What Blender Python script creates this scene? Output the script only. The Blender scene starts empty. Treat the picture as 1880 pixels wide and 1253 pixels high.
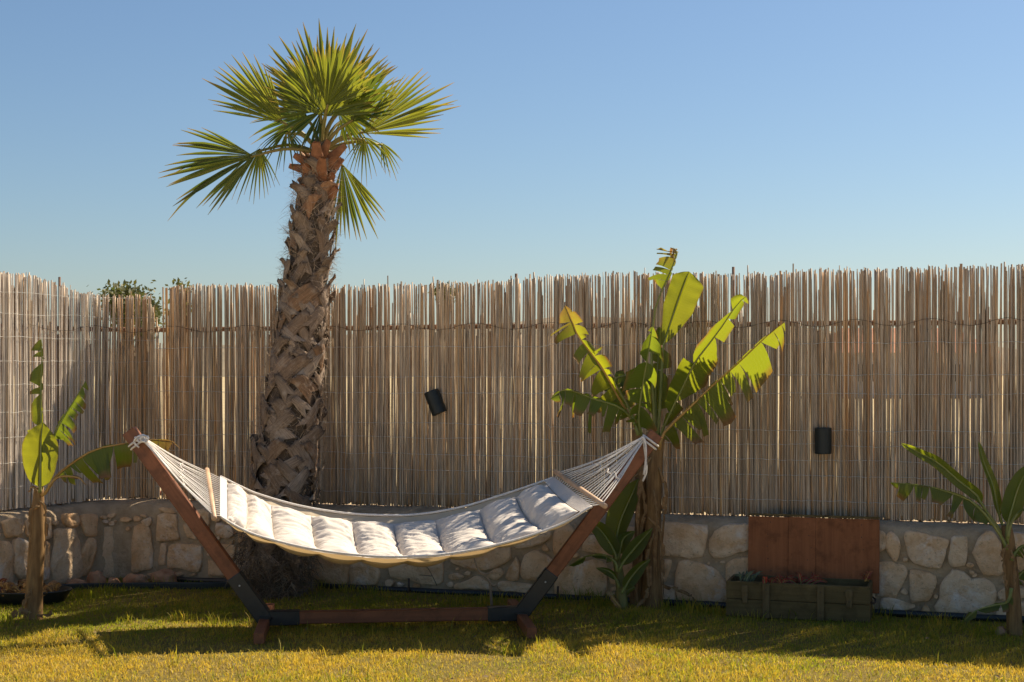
import bpy, math, random
import numpy as np
from mathutils import Vector, Matrix, noise

random.seed(7)
np.random.seed(7)
scene = bpy.context.scene
col = scene.collection
R = math.radians
rnd = random.random
def ru(a, b): return a + (b - a) * random.random()

# ------------------------------------------------------------------ camera
F, CX, HY, CH = 2611.0, 940.0, 680.0, 1.5       # focal in px of a 1880 wide frame, centre, horizon, eye height
cam_data = bpy.data.cameras.new("camera")
cam_data.sensor_width = 36.0
cam_data.lens = F * 36.0 / 1880.0
cam_data.shift_y = (HY - 626.5) / 1880.0
cam_data.clip_start = 0.1
cam_data.clip_end = 6000
cam = bpy.data.objects.new("camera", cam_data)
cam.location = (0, 0, CH)
cam.rotation_euler = (R(90), 0, 0)
col.objects.link(cam)
scene.camera = cam

# ------------------------------------------------------------------ sky, sun, exposure
SUN_AZ, SUN_EL = R(50), R(47)                  # azimuth measured from +Y towards +X
world = bpy.data.worlds.new("World")
scene.world = world
world.use_nodes = True
wn = world.node_tree
sky = wn.nodes.new("ShaderNodeTexSky")
sky.sky_type = 'NISHITA'
sky.sun_disc = False
sky.sun_elevation = SUN_EL
sky.sun_rotation = SUN_AZ
sky.altitude = 1500
sky.air_density = 1.4
sky.dust_density = 2.0
sky.ozone_density = 5.6
bg = wn.nodes["Background"]
wn.links.new(sky.outputs[0], bg.inputs[0])
bg.inputs[1].default_value = 0.050
sun_data = bpy.data.lights.new("sun", 'SUN')
sun_data.energy = 4.6
sun_data.angle = R(0.53)
sun_data.color = (1.0, 0.87, 0.68)
sun = bpy.data.objects.new("sun", sun_data)
sd = Vector((math.sin(SUN_AZ) * math.cos(SUN_EL), math.cos(SUN_AZ) * math.cos(SUN_EL), math.sin(SUN_EL)))
sun.rotation_euler = sd.to_track_quat('Z', 'Y').to_euler()
sun.location = sd * 30
col.objects.link(sun)
scene.view_settings.view_transform = 'Standard'
scene.view_settings.look = 'None'
scene.view_settings.gamma = 1.0
scene.view_settings.exposure = 1.0
scene.view_settings.use_curve_mapping = False
scene.render.engine = 'CYCLES'
scene.cycles.max_bounces = 8
scene.cycles.transparent_max_bounces = 8

# ------------------------------------------------------------------ helpers
def P(px, py, Y):
    return Vector(((px - CX) * Y / F, Y, CH - (py - HY) * Y / F))
def G(px, py):
    Y = F * CH / (py - HY)
    return Vector(((px - CX) * Y / F, Y, 0.0))
def nz(v, s=1.0):
    return noise.noise(Vector(v) * s)

class MB:
    """collects geometry, builds ONE mesh object"""
    def __init__(s):
        s.v, s.f, s.c, s.m = [], [], [], []
        s.cur = (0, 0, 0, 1)
        s.mi = 0
    def vert(s, p, c=None):
        s.v.append(tuple(p)); s.c.append(c or s.cur)
        return len(s.v) - 1
    def face(s, *idx):
        s.f.append(idx); s.m.append(s.mi)
    def box(s, c, d, rot=None, jit=0):
        c = Vector(c); b = len(s.v)
        for i in range(8):
            p = Vector(((i & 1) - .5, ((i >> 1) & 1) - .5, ((i >> 2) & 1) - .5))
            p = Vector((p.x * d[0], p.y * d[1], p.z * d[2]))
            if jit: p += Vector((ru(-jit, jit), ru(-jit, jit), ru(-jit, jit)))
            if rot is not None: p = rot @ p
            s.vert(c + p)
        for q in ((0, 2, 3, 1), (4, 5, 7, 6), (0, 1, 5, 4), (2, 6, 7, 3), (0, 4, 6, 2), (1, 3, 7, 5)):
            s.face(*[b + k for k in q])
    def beam(s, a, b_, w, h, up=(0, 0, 1), bev=0.004):
        """rectangular bar with chamfered edges between two points"""
        a, b_ = Vector(a), Vector(b_); t = (b_ - a).normalized()
        x = t.cross(Vector(up)).normalized(); y = x.cross(t).normalized()
        w2, h2 = w / 2, h / 2
        prof = [(-w2 + bev, -h2), (w2 - bev, -h2), (w2, -h2 + bev), (w2, h2 - bev),
                (w2 - bev, h2), (-w2 + bev, h2), (-w2, h2 - bev), (-w2, -h2 + bev)]
        rings = []
        L = (b_ - a).length
        for (tt, sc) in ((0, .93), (bev, 1), (L - bev, 1), (L, .93)):
            rings.append([s.vert(a + t * tt + x * (p[0] * sc) + y * (p[1] * sc)) for p in prof])
        for r0, r1 in zip(rings, rings[1:]):
            for k in range(8):
                s.face(r0[k], r0[(k + 1) % 8], r1[(k + 1) % 8], r1[k])
        s.face(*rings[0][::-1]); s.face(*rings[-1])
    def tube(s, pts, rad, n=6, cap=True, twist=0.0):
        pts = [Vector(p) for p in pts]
        if not hasattr(rad, '__len__'): rad = [rad] * len(pts)
        rings = []; ref = None
        for i, p in enumerate(pts):
            t = (pts[min(i + 1, len(pts) - 1)] - pts[max(i - 1, 0)])
            t = t.normalized() if t.length > 1e-9 else Vector((0, 0, 1))
            if ref is None:
                ref = Vector((1, 0, 0)) if abs(t.x) < .8 else Vector((0, 1, 0))
            x = (ref - t * ref.dot(t)).normalized(); ref = x
            y = t.cross(x)
            rings.append([s.vert(p + (x * math.cos(k * 2 * math.pi / n + twist * i) + y * math.sin(k * 2 * math.pi / n + twist * i)) * rad[i]) for k in range(n)])
        for r0, r1 in zip(rings, rings[1:]):
            for k in range(n):
                s.face(r0[k], r0[(k + 1) % n], r1[(k + 1) % n], r1[k])
        if cap:
            s.face(*rings[0][::-1]); s.face(*rings[-1])
        return rings
    def ribbon(s, pts, widths, side, fold=0.0):
        """flat (or V folded) strip along pts; side: vector"""
        rows = []
        side = Vector(side)
        for i, p in enumerate(pts):
            p = Vector(p)
            t = (Vector(pts[min(i + 1, len(pts) - 1)]) - Vector(pts[max(i - 1, 0)]))
            sv = side
            if t.length > 1e-9:
                t.normalize(); sv = side - t * side.dot(t)
                sv = sv.normalized() if sv.length > 1e-6 else side
            w = widths[i] / 2
            if fold:
                n = t.cross(sv)
                rows.append([s.vert(p - sv * w + n * w * fold), s.vert(p), s.vert(p + sv * w + n * w * fold)])
            else:
                rows.append([s.vert(p - sv * w), s.vert(p + sv * w)])
        for a, b in zip(rows, rows[1:]):
            for k in range(len(a) - 1):
                s.face(a[k], a[k + 1], b[k + 1], b[k])
    def grid(s, rows):
        idx = [[s.vert(p) for p in r] for r in rows]
        for a, b in zip(idx, idx[1:]):
            for k in range(len(a) - 1):
                s.face(a[k], a[k + 1], b[k + 1], b[k])
        return idx
    def mesh(s, name, mat, smooth=True):
        me = bpy.data.meshes.new(name)
        me.from_pydata(s.v, [], s.f)
        if any(c != (0, 0, 0, 1) for c in s.c):
            at = me.color_attributes.new("col", 'FLOAT_COLOR', 'POINT')
            at.data.foreach_set("color", np.array(s.c, dtype=np.float32).ravel())
        mats = mat if isinstance(mat, (list, tuple)) else [mat]
        for m in mats: me.materials.append(m)
        if len(mats) > 1: me.polygons.foreach_set("material_index", s.m)
        if smooth: me.polygons.foreach_set("use_smooth", [True] * len(me.polygons))
        me.update()
        return me
    def build(s, name, mat, parent=None, smooth=True, origin=None):
        if origin is not None:
            o = Vector(origin)
            s.v = [tuple(Vector(p) - o) for p in s.v]
        ob = bpy.data.objects.new(name, s.mesh(name, mat, smooth))
        col.objects.link(ob)
        if origin is not None: ob.location = origin
        if parent is not None:
            ob.parent = parent
            ob.matrix_parent_inverse = Matrix.Translation(-Vector(parent.location))
            if origin is not None:
                ob.matrix_parent_inverse = Matrix.Translation(-Vector(parent.location))
        return ob

def empty(name, loc):
    e = bpy.data.objects.new(name, None)
    e.empty_display_size = 0.1
    e.location = loc
    col.objects.link(e)
    return e
def tag(o, label=None, cat=None, group=None, kind=None):
    if label: o["label"] = label
    if cat: o["category"] = cat
    if group: o["group"] = group
    if kind: o["kind"] = kind
    return o
def place(mesh, name, parent, loc, rot=None, scale=(1, 1, 1)):
    """a part that shares its mesh with alike parts; loc in world space, parent unrotated"""
    o = bpy.data.objects.new(name, mesh)
    o.location = Vector(loc) - Vector(parent.location)
    if rot is not None:
        o.rotation_euler = rot
    o.scale = scale
    o.parent = parent
    col.objects.link(o)
    return o
def catmull(pts, n):
    pts = [Vector(p) for p in pts]
    if len(pts) == 2: pts = [pts[0], (pts[0] + pts[1]) / 2, pts[1]]
    seg = len(pts) - 1; out = []
    for k in range(n):
        t = k / (n - 1) * seg; i = min(int(t), seg - 1); f = t - i
        p0 = pts[i - 1] if i > 0 else pts[0] * 2 - pts[1]
        p1, p2 = pts[i], pts[i + 1]
        p3 = pts[i + 2] if i + 2 <= seg else pts[seg] * 2 - pts[seg - 1]
        out.append(.5 * ((2 * p1) + (p2 - p0) * f + (2 * p0 - 5 * p1 + 4 * p2 - p3) * f * f + (3 * p1 - p0 - 3 * p2 + p3) * f ** 3))
    return out

# ------------------------------------------------------------------ materials
class NT:
    def __init__(s, name):
        s.m = bpy.data.materials.new(name); s.m.use_nodes = True
        s.t = s.m.node_tree; s.n = s.t.nodes
        s.bsdf = s.n["Principled BSDF"]; s.out = s.n["Material Output"]
    def node(s, typ, **kw):
        x = s.n.new(typ)
        for k, v in kw.items(): setattr(x, k, v)
        return x
    def link(s, a, b): s.t.links.new(a, b)
    def val(s, sock, v): sock.default_value = v
    def geo(s): return s.node("ShaderNodeNewGeometry")
    def tex(s, scale, detail=5, rough=.6, vec=None, stretch=None, dist=0.0):
        n = s.node("ShaderNodeTexNoise")
        n.inputs["Scale"].default_value = scale; n.inputs["Detail"].default_value = detail
        n.inputs["Roughness"].default_value = rough; n.inputs["Distortion"].default_value = dist
        v = vec if vec is not None else s.geo().outputs["Position"]
        if stretch:
            mp = s.node("ShaderNodeMapping"); mp.inputs["Scale"].default_value = stretch
            s.link(v, mp.inputs["Vector"]); v = mp.outputs[0]
        s.link(v, n.inputs["Vector"])
        return n.outputs["Fac"]
    def ramp(s, fac, stops, interp='LINEAR'):
        r = s.node("ShaderNodeValToRGB"); r.color_ramp.interpolation = interp
        el = r.color_ramp.elements
        while len(el) < len(stops): el.new(.5)
        for e, (p, c) in zip(el, stops):
            e.position = p; e.color = (*c, 1) if len(c) == 3 else c
        s.link(fac, r.inputs[0]); return r.outputs[0]
    def mix(s, fac, a, b, mode='MIX'):
        x = s.node("ShaderNodeMixRGB"); x.blend_type = mode
        for sock, v in ((x.inputs[0], fac), (x.inputs[1], a), (x.inputs[2], b)):
            if isinstance(v, (int, float)): sock.default_value = v
            elif isinstance(v, (tuple, list)): sock.default_value = (*v, 1) if len(v) == 3 else v
            else: s.link(v, sock)
        return x.outputs[0]
    def math(s, op, a, b=None, c=None):
        x = s.node("ShaderNodeMath"); x.operation = op
        for sock, v in zip(x.inputs, (a, b, c)):
            if v is None: continue
            if isinstance(v, (int, float)): sock.default_value = v
            else: s.link(v, sock)
        return x.outputs[0]
    def bump(s, h, strength=.4, dist=.01):
        b = s.node("ShaderNodeBump"); b.inputs["Strength"].default_value = strength
        b.inputs["Distance"].default_value = dist
        s.link(h, b.inputs["Height"]); s.link(b.outputs[0], s.bsdf.inputs["Normal"])
        return b.outputs[0]
    def base(s, c, rough=.7, spec=.3):
        if isinstance(c, (tuple, list)): s.bsdf.inputs["Base Color"].default_value = (*c, 1)
        else: s.link(c, s.bsdf.inputs["Base Color"])
        s.bsdf.inputs["Roughness"].default_value = rough
        s.bsdf.inputs["Specular IOR Level"].default_value = spec
    def translucent(s, c, fac, normal=None):
        tr = s.node("ShaderNodeBsdfTranslucent")
        if isinstance(c, (tuple, list)): tr.inputs[0].default_value = (*c, 1)
        else: s.link(c, tr.inputs[0])
        mx = s.node("ShaderNodeMixShader"); mx.inputs[0].default_value = fac
        s.link(s.bsdf.outputs[0], mx.inputs[1]); s.link(tr.outputs[0], mx.inputs[2])
        s.link(mx.outputs[0], s.out.inputs["Surface"])
    def rand(s):
        a = s.node("ShaderNodeObjectInfo").outputs["Random"]
        b = s.geo().outputs["Random Per Island"]
        return s.math('FRACT', s.math('ADD', a, b))
    def attr(s):
        a = s.node("ShaderNodeAttribute"); a.attribute_name = "col"
        sp = s.node("ShaderNodeSeparateColor"); s.link(a.outputs["Color"], sp.inputs[0])
        return sp.outputs

def m_simple(name, c1, c2, scale=8, rough=.7, bump=.3, bscale=None, spec=.3, stretch=None, bdist=.006):
    t = NT(name)
    f = t.tex(scale, stretch=stretch)
    t.base(t.ramp(f, [(.3, c1), (.7, c2)]), rough, spec)
    if bump: t.bump(t.tex(bscale or scale * 4, 6, stretch=stretch), bump, bdist)
    return t.m

def m_reed(pale=False, warm=False):
    t = NT("pale_reed" if pale else ("orange_reed" if warm else "reed"))
    r = t.rand()
    c = t.ramp(r, [(0, (.36, .285, .21)), (.16, (.50, .385, .265)), (.30, (.42, .34, .26)), (.42, (.64, .49, .32)),
                   (.54, (.31, .235, .165)), (.64, (.54, .445, .34)), (.74, (.62, .37, .15)), (.82, (.46, .36, .26)),
                   (.90, (.72, .58, .41)), (.95, (.50, .25, .085)), (1, (.26, .195, .135))])
    n = t.tex(1.0, 4, .7, stretch=(45, 45, 5))
    c = t.mix(t.ramp(n, [(.42, (0, 0, 0)), (.75, (1, 1, 1))]), c, (.25, .185, .125))
    n2 = t.tex(1.0, 3, .6, stretch=(95, 95, 2.2))
    c = t.mix(t.math('MULTIPLY', t.ramp(n2, [(.56, (0, 0, 0)), (.64, (1, 1, 1))]), .45 if not warm else .95), c, (.58, .29, .09))
    n3 = t.tex(1.0, 3, .6, stretch=(110, 110, 3.0))
    c = t.mix(t.math('MULTIPLY', t.ramp(n3, [(.58, (0, 0, 0)), (.66, (1, 1, 1))]), .6), c, (.74, .62, .46))
    c = t.mix(.06, c, (.62, .54, .43))
    if warm: c = t.mix(.45, c, (.56, .28, .09))
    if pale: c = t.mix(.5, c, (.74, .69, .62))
    t.base(c, .55, .35)
    t.bump(t.tex(1, 4, stretch=(240, 240, 12)), .25, .003)
    return t.m
def m_mortar():
    t = NT("mortar")
    f = t.tex(6, 8, .65)
    c = t.ramp(f, [(.25, (.38, .285, .18)), (.5, (.52, .40, .265)), (.75, (.62, .49, .335))])
    c = t.mix(t.ramp(t.tex(2.3, 6, .7), [(.46, (0, 0, 0)), (.68, (.75, .75, .75))]), c, (.27, .195, .12))
    c = t.mix(t.ramp(t.tex(22, 8, .75), [(.5, (0, 0, 0)), (.68, (.7, .7, .7))]), c, (.58, .47, .34))
    t.base(c, .95, .1)
    t.bump(t.tex(34, 10, .75), 1.0, .022)
    return t.m
def m_stone():
    t = NT("limestone")
    geo = t.geo()
    r = t.node("ShaderNodeObjectInfo").outputs["Random"]
    off = t.node("ShaderNodeVectorMath"); off.operation = 'ADD'
    cmb = t.node("ShaderNodeCombineXYZ"); t.link(t.math('MULTIPLY', r, 30), cmb.inputs[1])
    t.link(geo.outputs["Position"], off.inputs[0]); t.link(cmb.outputs[0], off.inputs[1])
    v = off.outputs[0]
    f = t.tex(7, 8, .62, v)
    c = t.ramp(f, [(.25, (.66, .45, .27)), (.45, (.80, .62, .43)), (.6, (.86, .71, .53)), (.78, (.90, .80, .66))])
    tint = t.ramp(r, [(0, (1, .90, .78)), (.35, (1, .84, .67)), (.7, (1, .94, .86)), (1, (1, .80, .60))])
    c = t.mix(1.0, c, tint, 'MULTIPLY')
    rust = t.ramp(t.tex(4.5, 6, .7, v, dist=.6), [(.50, (0, 0, 0)), (.64, (1, 1, 1))])
    c = t.mix(t.math('MULTIPLY', rust, .6), c, (.58, .32, .14))
    pale = t.ramp(t.tex(3.2, 6, .7, v, dist=.5), [(.54, (0, 0, 0)), (.66, (1, 1, 1))])
    c = t.mix(t.math('MULTIPLY', pale, .7), c, (.90, .84, .77))
    pit = t.ramp(t.tex(55, 5, .7, v), [(.32, (1, 1, 1)), (.42, (0, 0, 0))])
    c = t.mix(t.math('MULTIPLY', pit, .5), c, (.20, .14, .09))
    t.base(c, .9, .15)
    h = t.math('ADD', t.math('MULTIPLY', t.tex(14, 9, .7, v), 1.0), t.math('MULTIPLY', t.tex(60, 6, .7, v), .35))
    t.bump(h, 1.0, .028)
    return t.m
def m_leaf(name, g1, g2, tr, fac=.5, rough=.4, vein=90.0):
    """col.r = dryness, col.g = yellowness, col.b = position along the midrib"""
    t = NT(name)
    a = t.attr()
    c = t.mix(a[1], g1, g2)
    n = t.tex(16, 4)
    c = t.mix(t.math('MULTIPLY', n, .5), c, tuple(x * .6 for x in g1))
    vs = t.math('SINE', t.math('MULTIPLY', a[2], vein * 6.283))
    c = t.mix(t.math('MULTIPLY', t.math('ADD', vs, 1.0), .10), c, (.20, .26, .08))
    dry = t.math('SUBTRACT', t.math('MULTIPLY', a[0], 1.6), t.math('MULTIPLY', t.tex(26, 4), .7))
    dry = t.node_clamp(dry) if hasattr(t, 'node_clamp') else t.math('MINIMUM', t.math('MAXIMUM', dry, 0.0), 1.0)
    dcol = t.ramp(t.tex(30, 4), [(.3, (.13, .07, .03)), (.6, (.33, .20, .09)), (.75, (.46, .32, .16))])
    c = t.mix(dry, c, dcol)
    t.base(c, rough, .45)
    b = t.bump(vs, .25, .002)
    tc = t.mix(a[1], tr, (min(1, tr[0] * 1.6), tr[1] * 1.15, tr[2]))
    tc = t.mix(dry, tc, (.30, .14, .03))
    t.translucent(tc, fac)
    return t.m
def m_grass():
    t = NT("grass_blade")
    a = t.attr()
    c = t.mix(a[0], (.14, .175, .018), (.70, .49, .085))
    c = t.mix(t.math('MULTIPLY', a[1], .5), c, (.22, .24, .04))
    t.base(c, .55, .25)
    tc = t.mix(a[0], (.42, .47, .02), (.76, .53, .045))
    t.translucent(tc, .45)
    return t.m
def m_lawn():
    t = NT("lawn_soil")
    n = t.tex(1.3, 5, .6)
    c = t.ramp(t.tex(30, 8, .7), [(.3, (.18, .125, .045)), (.55, (.36, .25, .075)), (.75, (.52, .37, .12))])
    c = t.mix(t.ramp(n, [(.4, (0, 0, 0)), (.65, (.6, .6, .6))]), c, (.22, .20, .055))
    t.base(c, .95, .1)
    t.bump(t.tex(45, 10, .8), 1.0, .04)
    return t.m
def m_wood(name, c1, c2, rough=.55, axis='X', spec=.35):
    t = NT(name)
    st = {'X': (2.5, 40, 40), 'Y': (40, 2.5, 40), 'Z': (40, 40, 2.5)}[axis]
    tc = t.node("ShaderNodeTexCoord").outputs["Object"]
    f = t.tex(1, 6, .65, tc, st, .4)
    c = t.ramp(f, [(.3, c1), (.7, c2)])
    c = t.mix(t.ramp(t.tex(9, 6, .7), [(.5, (0, 0, 0)), (.75, (.75, .75, .75))]), c, tuple(x * .4 for x in c1))
    c = t.mix(t.ramp(t.tex(3.5, 6, .75), [(.55, (0, 0, 0)), (.7, (.35, .35, .35))]), c, tuple(min(1, x * 1.8) for x in c2))
    t.base(c, rough, spec)
    t.bump(f, .25, .003)
    return t.m
def m_canvas(name, c, trf=.2, tcol=None):
    t = NT(name)
    n = t.tex(5, 5)
    cc = t.ramp(n, [(.3, tuple(x * .92 for x in c)), (.7, c)])
    t.base(cc, .9, .1)
    w = t.math('ADD', t.math('MULTIPLY', t.tex(1, 3, stretch=(700, 700, 700)), .6), t.math('MULTIPLY', t.tex(1, 5, .65, stretch=(9, 60, 60)), 2.2))
    t.bump(w, .35, .006)
    if trf: t.translucent(tcol or c, trf)
    return t.m
def m_boot():
    t = NT("palm_boot")
    a = t.attr()
    c = t.ramp(a[1], [(0, (.21, .15, .105)), (.3, (.33, .25, .18)), (.6, (.26, .175, .115)), (.85, (.42, .33, .25)), (1, (.30, .165, .085))])
    cm = t.node("ShaderNodeCombineXYZ")
    t.link(t.math('MULTIPLY', a[2], 16.0), cm.inputs[0]); t.link(t.math('MULTIPLY', a[0], 1.6), cm.inputs[1]); t.link(t.math('MULTIPLY', a[1], 40.0), cm.inputs[2])
    f = t.tex(1, 6, .7, cm.outputs[0])
    c = t.mix(t.ramp(f, [(.42, (0, 0, 0)), (.66, (.9, .9, .9))]), c, (.13, .085, .055))
    c = t.mix(t.ramp(t.tex(14, 5, .65), [(.52, (0, 0, 0)), (.72, (.7, .7, .7))]), c, (.50, .42, .34))
    c = t.mix(t.math('MULTIPLY', t.math('POWER', a[0], 6.0), .7), c, (.10, .07, .05))
    t.base(c, .85, .15)
    t.bump(f, .8, .008)
    return t.m
def m_palm_leaf():
    t = NT("palm_leaflet")
    a = t.attr()
    c = t.mix(a[1], (.035, .060, .016), (.13, .15, .022))
    c = t.mix(a[0], c, (.33, .21, .06))
    t.base(c, .38, .5)
    tc = t.mix(a[1], (.08, .15, .015), (.40, .40, .03))
    tc = t.mix(a[0], tc, (.5, .30, .05))
    t.translucent(tc, .42)
    return t.m

M = {}
M['reed'] = m_reed()
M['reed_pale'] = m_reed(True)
M['reed_orange'] = m_reed(False, True)
M['mortar'] = m_mortar()
M['stone'] = m_stone()
M['banana'] = m_leaf("banana_leaf", (.040, .080, .016), (.14, .17, .022), (.26, .36, .015), .55, .42, 60)
M['grass'] = m_grass()
M['lawn'] = m_lawn()
M['stem'] = m_simple("banana_stem", (.13, .068, .025), (.30, .18, .07), 1, .7, .4, 1, stretch=(40, 40, 6))
M['stem_green'] = m_simple("banana_stem_green", (.13, .14, .04), (.24, .20, .07), 1, .55, .3, 1, stretch=(40, 40, 6))
M['midrib'] = m_simple("banana_midrib", (.16, .20, .05), (.26, .25, .08), 9, .45, .1)
M['midrib_old'] = m_simple("banana_midrib_old", (.38, .20, .05), (.46, .30, .10), 9, .5, .1)
M['dry_rib'] = m_simple('dry_midrib', (.20, .12, .05), (.34, .23, .11), 9, .8, .1)
M['dry'] = m_leaf("dry_banana_leaf", (.20, .125, .06), (.36, .25, .13), (.25, .13, .05), .2, .8, 40)
M['post_wood'] = m_wood("stained_wood", (.15, .056, .026), (.26, .098, .044), .5, 'X')
M['bar_wood'] = m_wood("pale_wood", (.50, .32, .19), (.62, .42, .27), .5, 'Y')
M['black_metal'] = m_simple("black_steel", (.012, .014, .014), (.024, .026, .026), 20, .45, .1, spec=.5)
M['zinc'] = m_simple("zinc", (.45, .45, .43), (.6, .6, .57), 30, .4, .05, spec=.6)
M['canvas'] = m_canvas("cotton_canvas", (.72, .655, .585), .10)
M['sling'] = m_canvas("sling_canvas", (.66, .55, .40), .22, (.72, .50, .24))  # same canvas as the cushions, with golden bounce from the grass mixed into its colour
M['rope'] = m_simple("cotton_rope", (.66, .60, .54), (.80, .76, .70), 60, .9, .4, 300)
M['fibre'] = m_simple("palm_fibre", (.24, .165, .105), (.50, .38, .265), 9, .85, 0)
M['fibre_dark'] = m_simple("palm_fibre_dark", (.09, .068, .046), (.30, .225, .15), 6, .85, 0)
M['trunk'] = m_simple("palm_trunk_core", (.06, .045, .03), (.14, .10, .07), 12, .9, .8, 60)
M['boot'] = m_boot()
M['boot_red'] = m_simple("young_palm_boot", (.20, .10, .05), (.38, .21, .11), 1, .75, .5, 1, stretch=(50, 50, 9))
M['stub'] = m_simple("red_petiole_stub", (.16, .065, .028), (.34, .15, .068), 22, .75, .6)
M['petiole'] = m_simple("palm_petiole", (.16, .15, .035), (.24, .17, .05), 10, .5, .1)
M['palm'] = m_palm_leaf()
M['black_plastic'] = m_simple("black_plastic", (.012, .016, .016), (.022, .028, .027), 15, .4, .15, spec=.5)
M['lamp'] = m_simple("lamp_black", (.010, .014, .013), (.016, .021, .020), 40, .5, .1, spec=.4)
M['lamp_glass'] = m_simple("lamp_glass", (.5, .5, .48), (.6, .6, .58), 30, .15, 0, spec=.6)
M['rail'] = m_simple("rail_wood", (.13, .075, .05), (.22, .12, .075), 1, .8, .5, 1, stretch=(6, 60, 60))
M['rail_red'] = m_simple("red_rail", (.25, .08, .045), (.36, .13, .07), 1, .7, .4, 1, stretch=(6, 60, 60))
M['wire'] = m_simple("galvanised_wire", (.50, .48, .44), (.66, .64, .60), 40, .4, 0, spec=.6)
M['dark_wire'] = m_simple("rusty_wire", (.05, .035, .025), (.10, .07, .05), 40, .7, 0)
M['crate'] = m_wood("olive_painted_wood", (.095, .068, .026), (.16, .115, .048), .75, 'X', .2)
M['crate_batten'] = m_wood("olive_batten", (.11, .078, .034), (.19, .135, .062), .75, 'Z', .2)
M['lid'] = m_wood("plywood_lid", (.23, .085, .034), (.33, .125, .05), .7, 'Z', .2)
M['soil'] = m_simple("soil", (.04, .028, .018), (.10, .07, .045), 30, .95, .8, 60)
M['red_leaf'] = m_leaf("red_leaf", (.24, .035, .028), (.34, .07, .045), (.4, .05, .03), .3, .45, 3)
M['grey_leaf'] = m_leaf("grey_green_leaf", (.10, .13, .11), (.16, .20, .15), (.12, .18, .08), .2, .5, 3)
M['rock'] = m_simple("brown_rock", (.24, .10, .045), (.52, .33, .20), 9, .9, .9, 30, bdist=.02)
M['field'] = m_simple("dry_field", (.34, .26, .13), (.46, .37, .21), .35, .95, .3, 8)
M['hill'] = m_simple("hillside", (.14, .12, .075), (.24, .19, .12), .05, .95, 0)
M['bush'] = m_leaf("bush_leaf", (.07, .085, .025), (.16, .14, .04), (.16, .20, .04), .35, .6, 2)
M['bark'] = m_simple("bark", (.10, .075, .05), (.20, .15, .10), 12, .9, .8, 40)
M['house_wall'] = m_simple("plaster", (.62, .58, .52), (.72, .69, .63), 3, .9, .2)
M['roof_tile'] = m_simple("roof_tile", (.36, .15, .08), (.48, .22, .12), 4, .85, .3)
M['glass'] = m_simple("window_glass", (.03, .04, .05), (.05, .06, .07), 4, .1, 0, spec=.6)

# ------------------------------------------------------------------ ground plan of the garden
def s_back(px): return 258.0 + (px - 300.0) * (50.0 / 1570.0)      # px per metre on the back wall's face
def wall_pt(px, z=0.0):
    if px >= 285:
        s = s_back(px)
    else:
        s = float(np.interp(px, [-320, -150, 0, 110, 200, 285], [322, 301, 279.5, 265.5, 257, s_back(285)]))
    return Vector(((px - CX) / s, F / s, z)), s
WALL_PX = [-320, -235, -150, -75, 0, 55, 110, 155, 200, 245, 285] + list(range(310, 3800, 50))
WALL_XY = [wall_pt(p)[0] for p in WALL_PX]
_wx = [p.x for p in WALL_XY]; _wy = [p.y for p in WALL_XY]
def wallY(x): return np.interp(x, _wx, _wy)
def wall_uvz(px, py):
    p, s = wall_pt(px)
    return p, CH - (py - HY) / s
def wall_normal(px):
    a, b = wall_pt(px - 6)[0], wall_pt(px + 6)[0]
    t = (b - a).normalized()
    return Vector((t.y, -t.x, 0)), t          # towards the lawn, along the wall
WALL_Z = 0.55

# ground far and wide, one sheet
mb = MB()
n = 60
xs = [math.copysign((abs(i / 30 - 1)) ** 3, i / 30 - 1) * 3000 for i in range(61)]
rows = []
for j in range(61):
    rows.append([(x, y + 10, -0.03) for x, y in zip(xs, [math.copysign((abs(j / 30 - 1)) ** 3, j / 30 - 1) * 3000] * 61)])
mb.grid(rows)
g = mb.build("ground", M['field']); tag(g, kind="structure")

# lawn
def lawn_z(x, y):
    return 0.018 * nz((x * .9, y * .9, 3.1)) + 0.010 * nz((x * 2.6, y * 2.6, 8.0)) + 0.005
mb = MB()
XS = np.linspace(-4.4, 6.5, 150)
rows = []
for x in XS:
    y1 = float(wallY(x)) + .08
    rows.append([(x, 5.0 + (y1 - 5.0) * k / 110, lawn_z(x, 5.0 + (y1 - 5.0) * k / 110)) for k in range(111)])
mb.grid(rows)
lawn = mb.build("lawn", M['lawn']); tag(lawn, kind="structure")

# pale paved sheet added out of view on the camera side, for bounce light
mb = MB(); rows = []
for i in range(41):
    rows.append([(-12 + i * .6, -14 + k * .8, .035 + .002 * nz((i, k, 0))) for k in range(25)])
mb.grid(rows)
tr_ = mb.build("added_bounce_sheet", m_simple("pale_bounce_sheet", (.62, .55, .46), (.74, .67, .57), 2.2, .85, .3, 30)); tag(tr_, kind="structure")

# hills on the horizon, a real ridge with depth
mb = MB()
rows = []
for i in range(90):
    x = -900 + i * 20
    h = 9 + 7 * nz((x * .006, 1.3, 0)) + 8 * math.exp(-((x - 40) / 90.0) ** 2) + 3 * nz((x * .03, 5, 0))
    rows.append([(x, 520 + 40 * (k - 4), -1 + max(0, h + 1) * math.sin(math.pi * k / 8) * (1 + .15 * nz((x * .02, k, 2)))) for k in range(9)])
mb.grid(rows)
h = mb.build("hills", M['hill']); tag(h, kind="structure")

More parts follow.
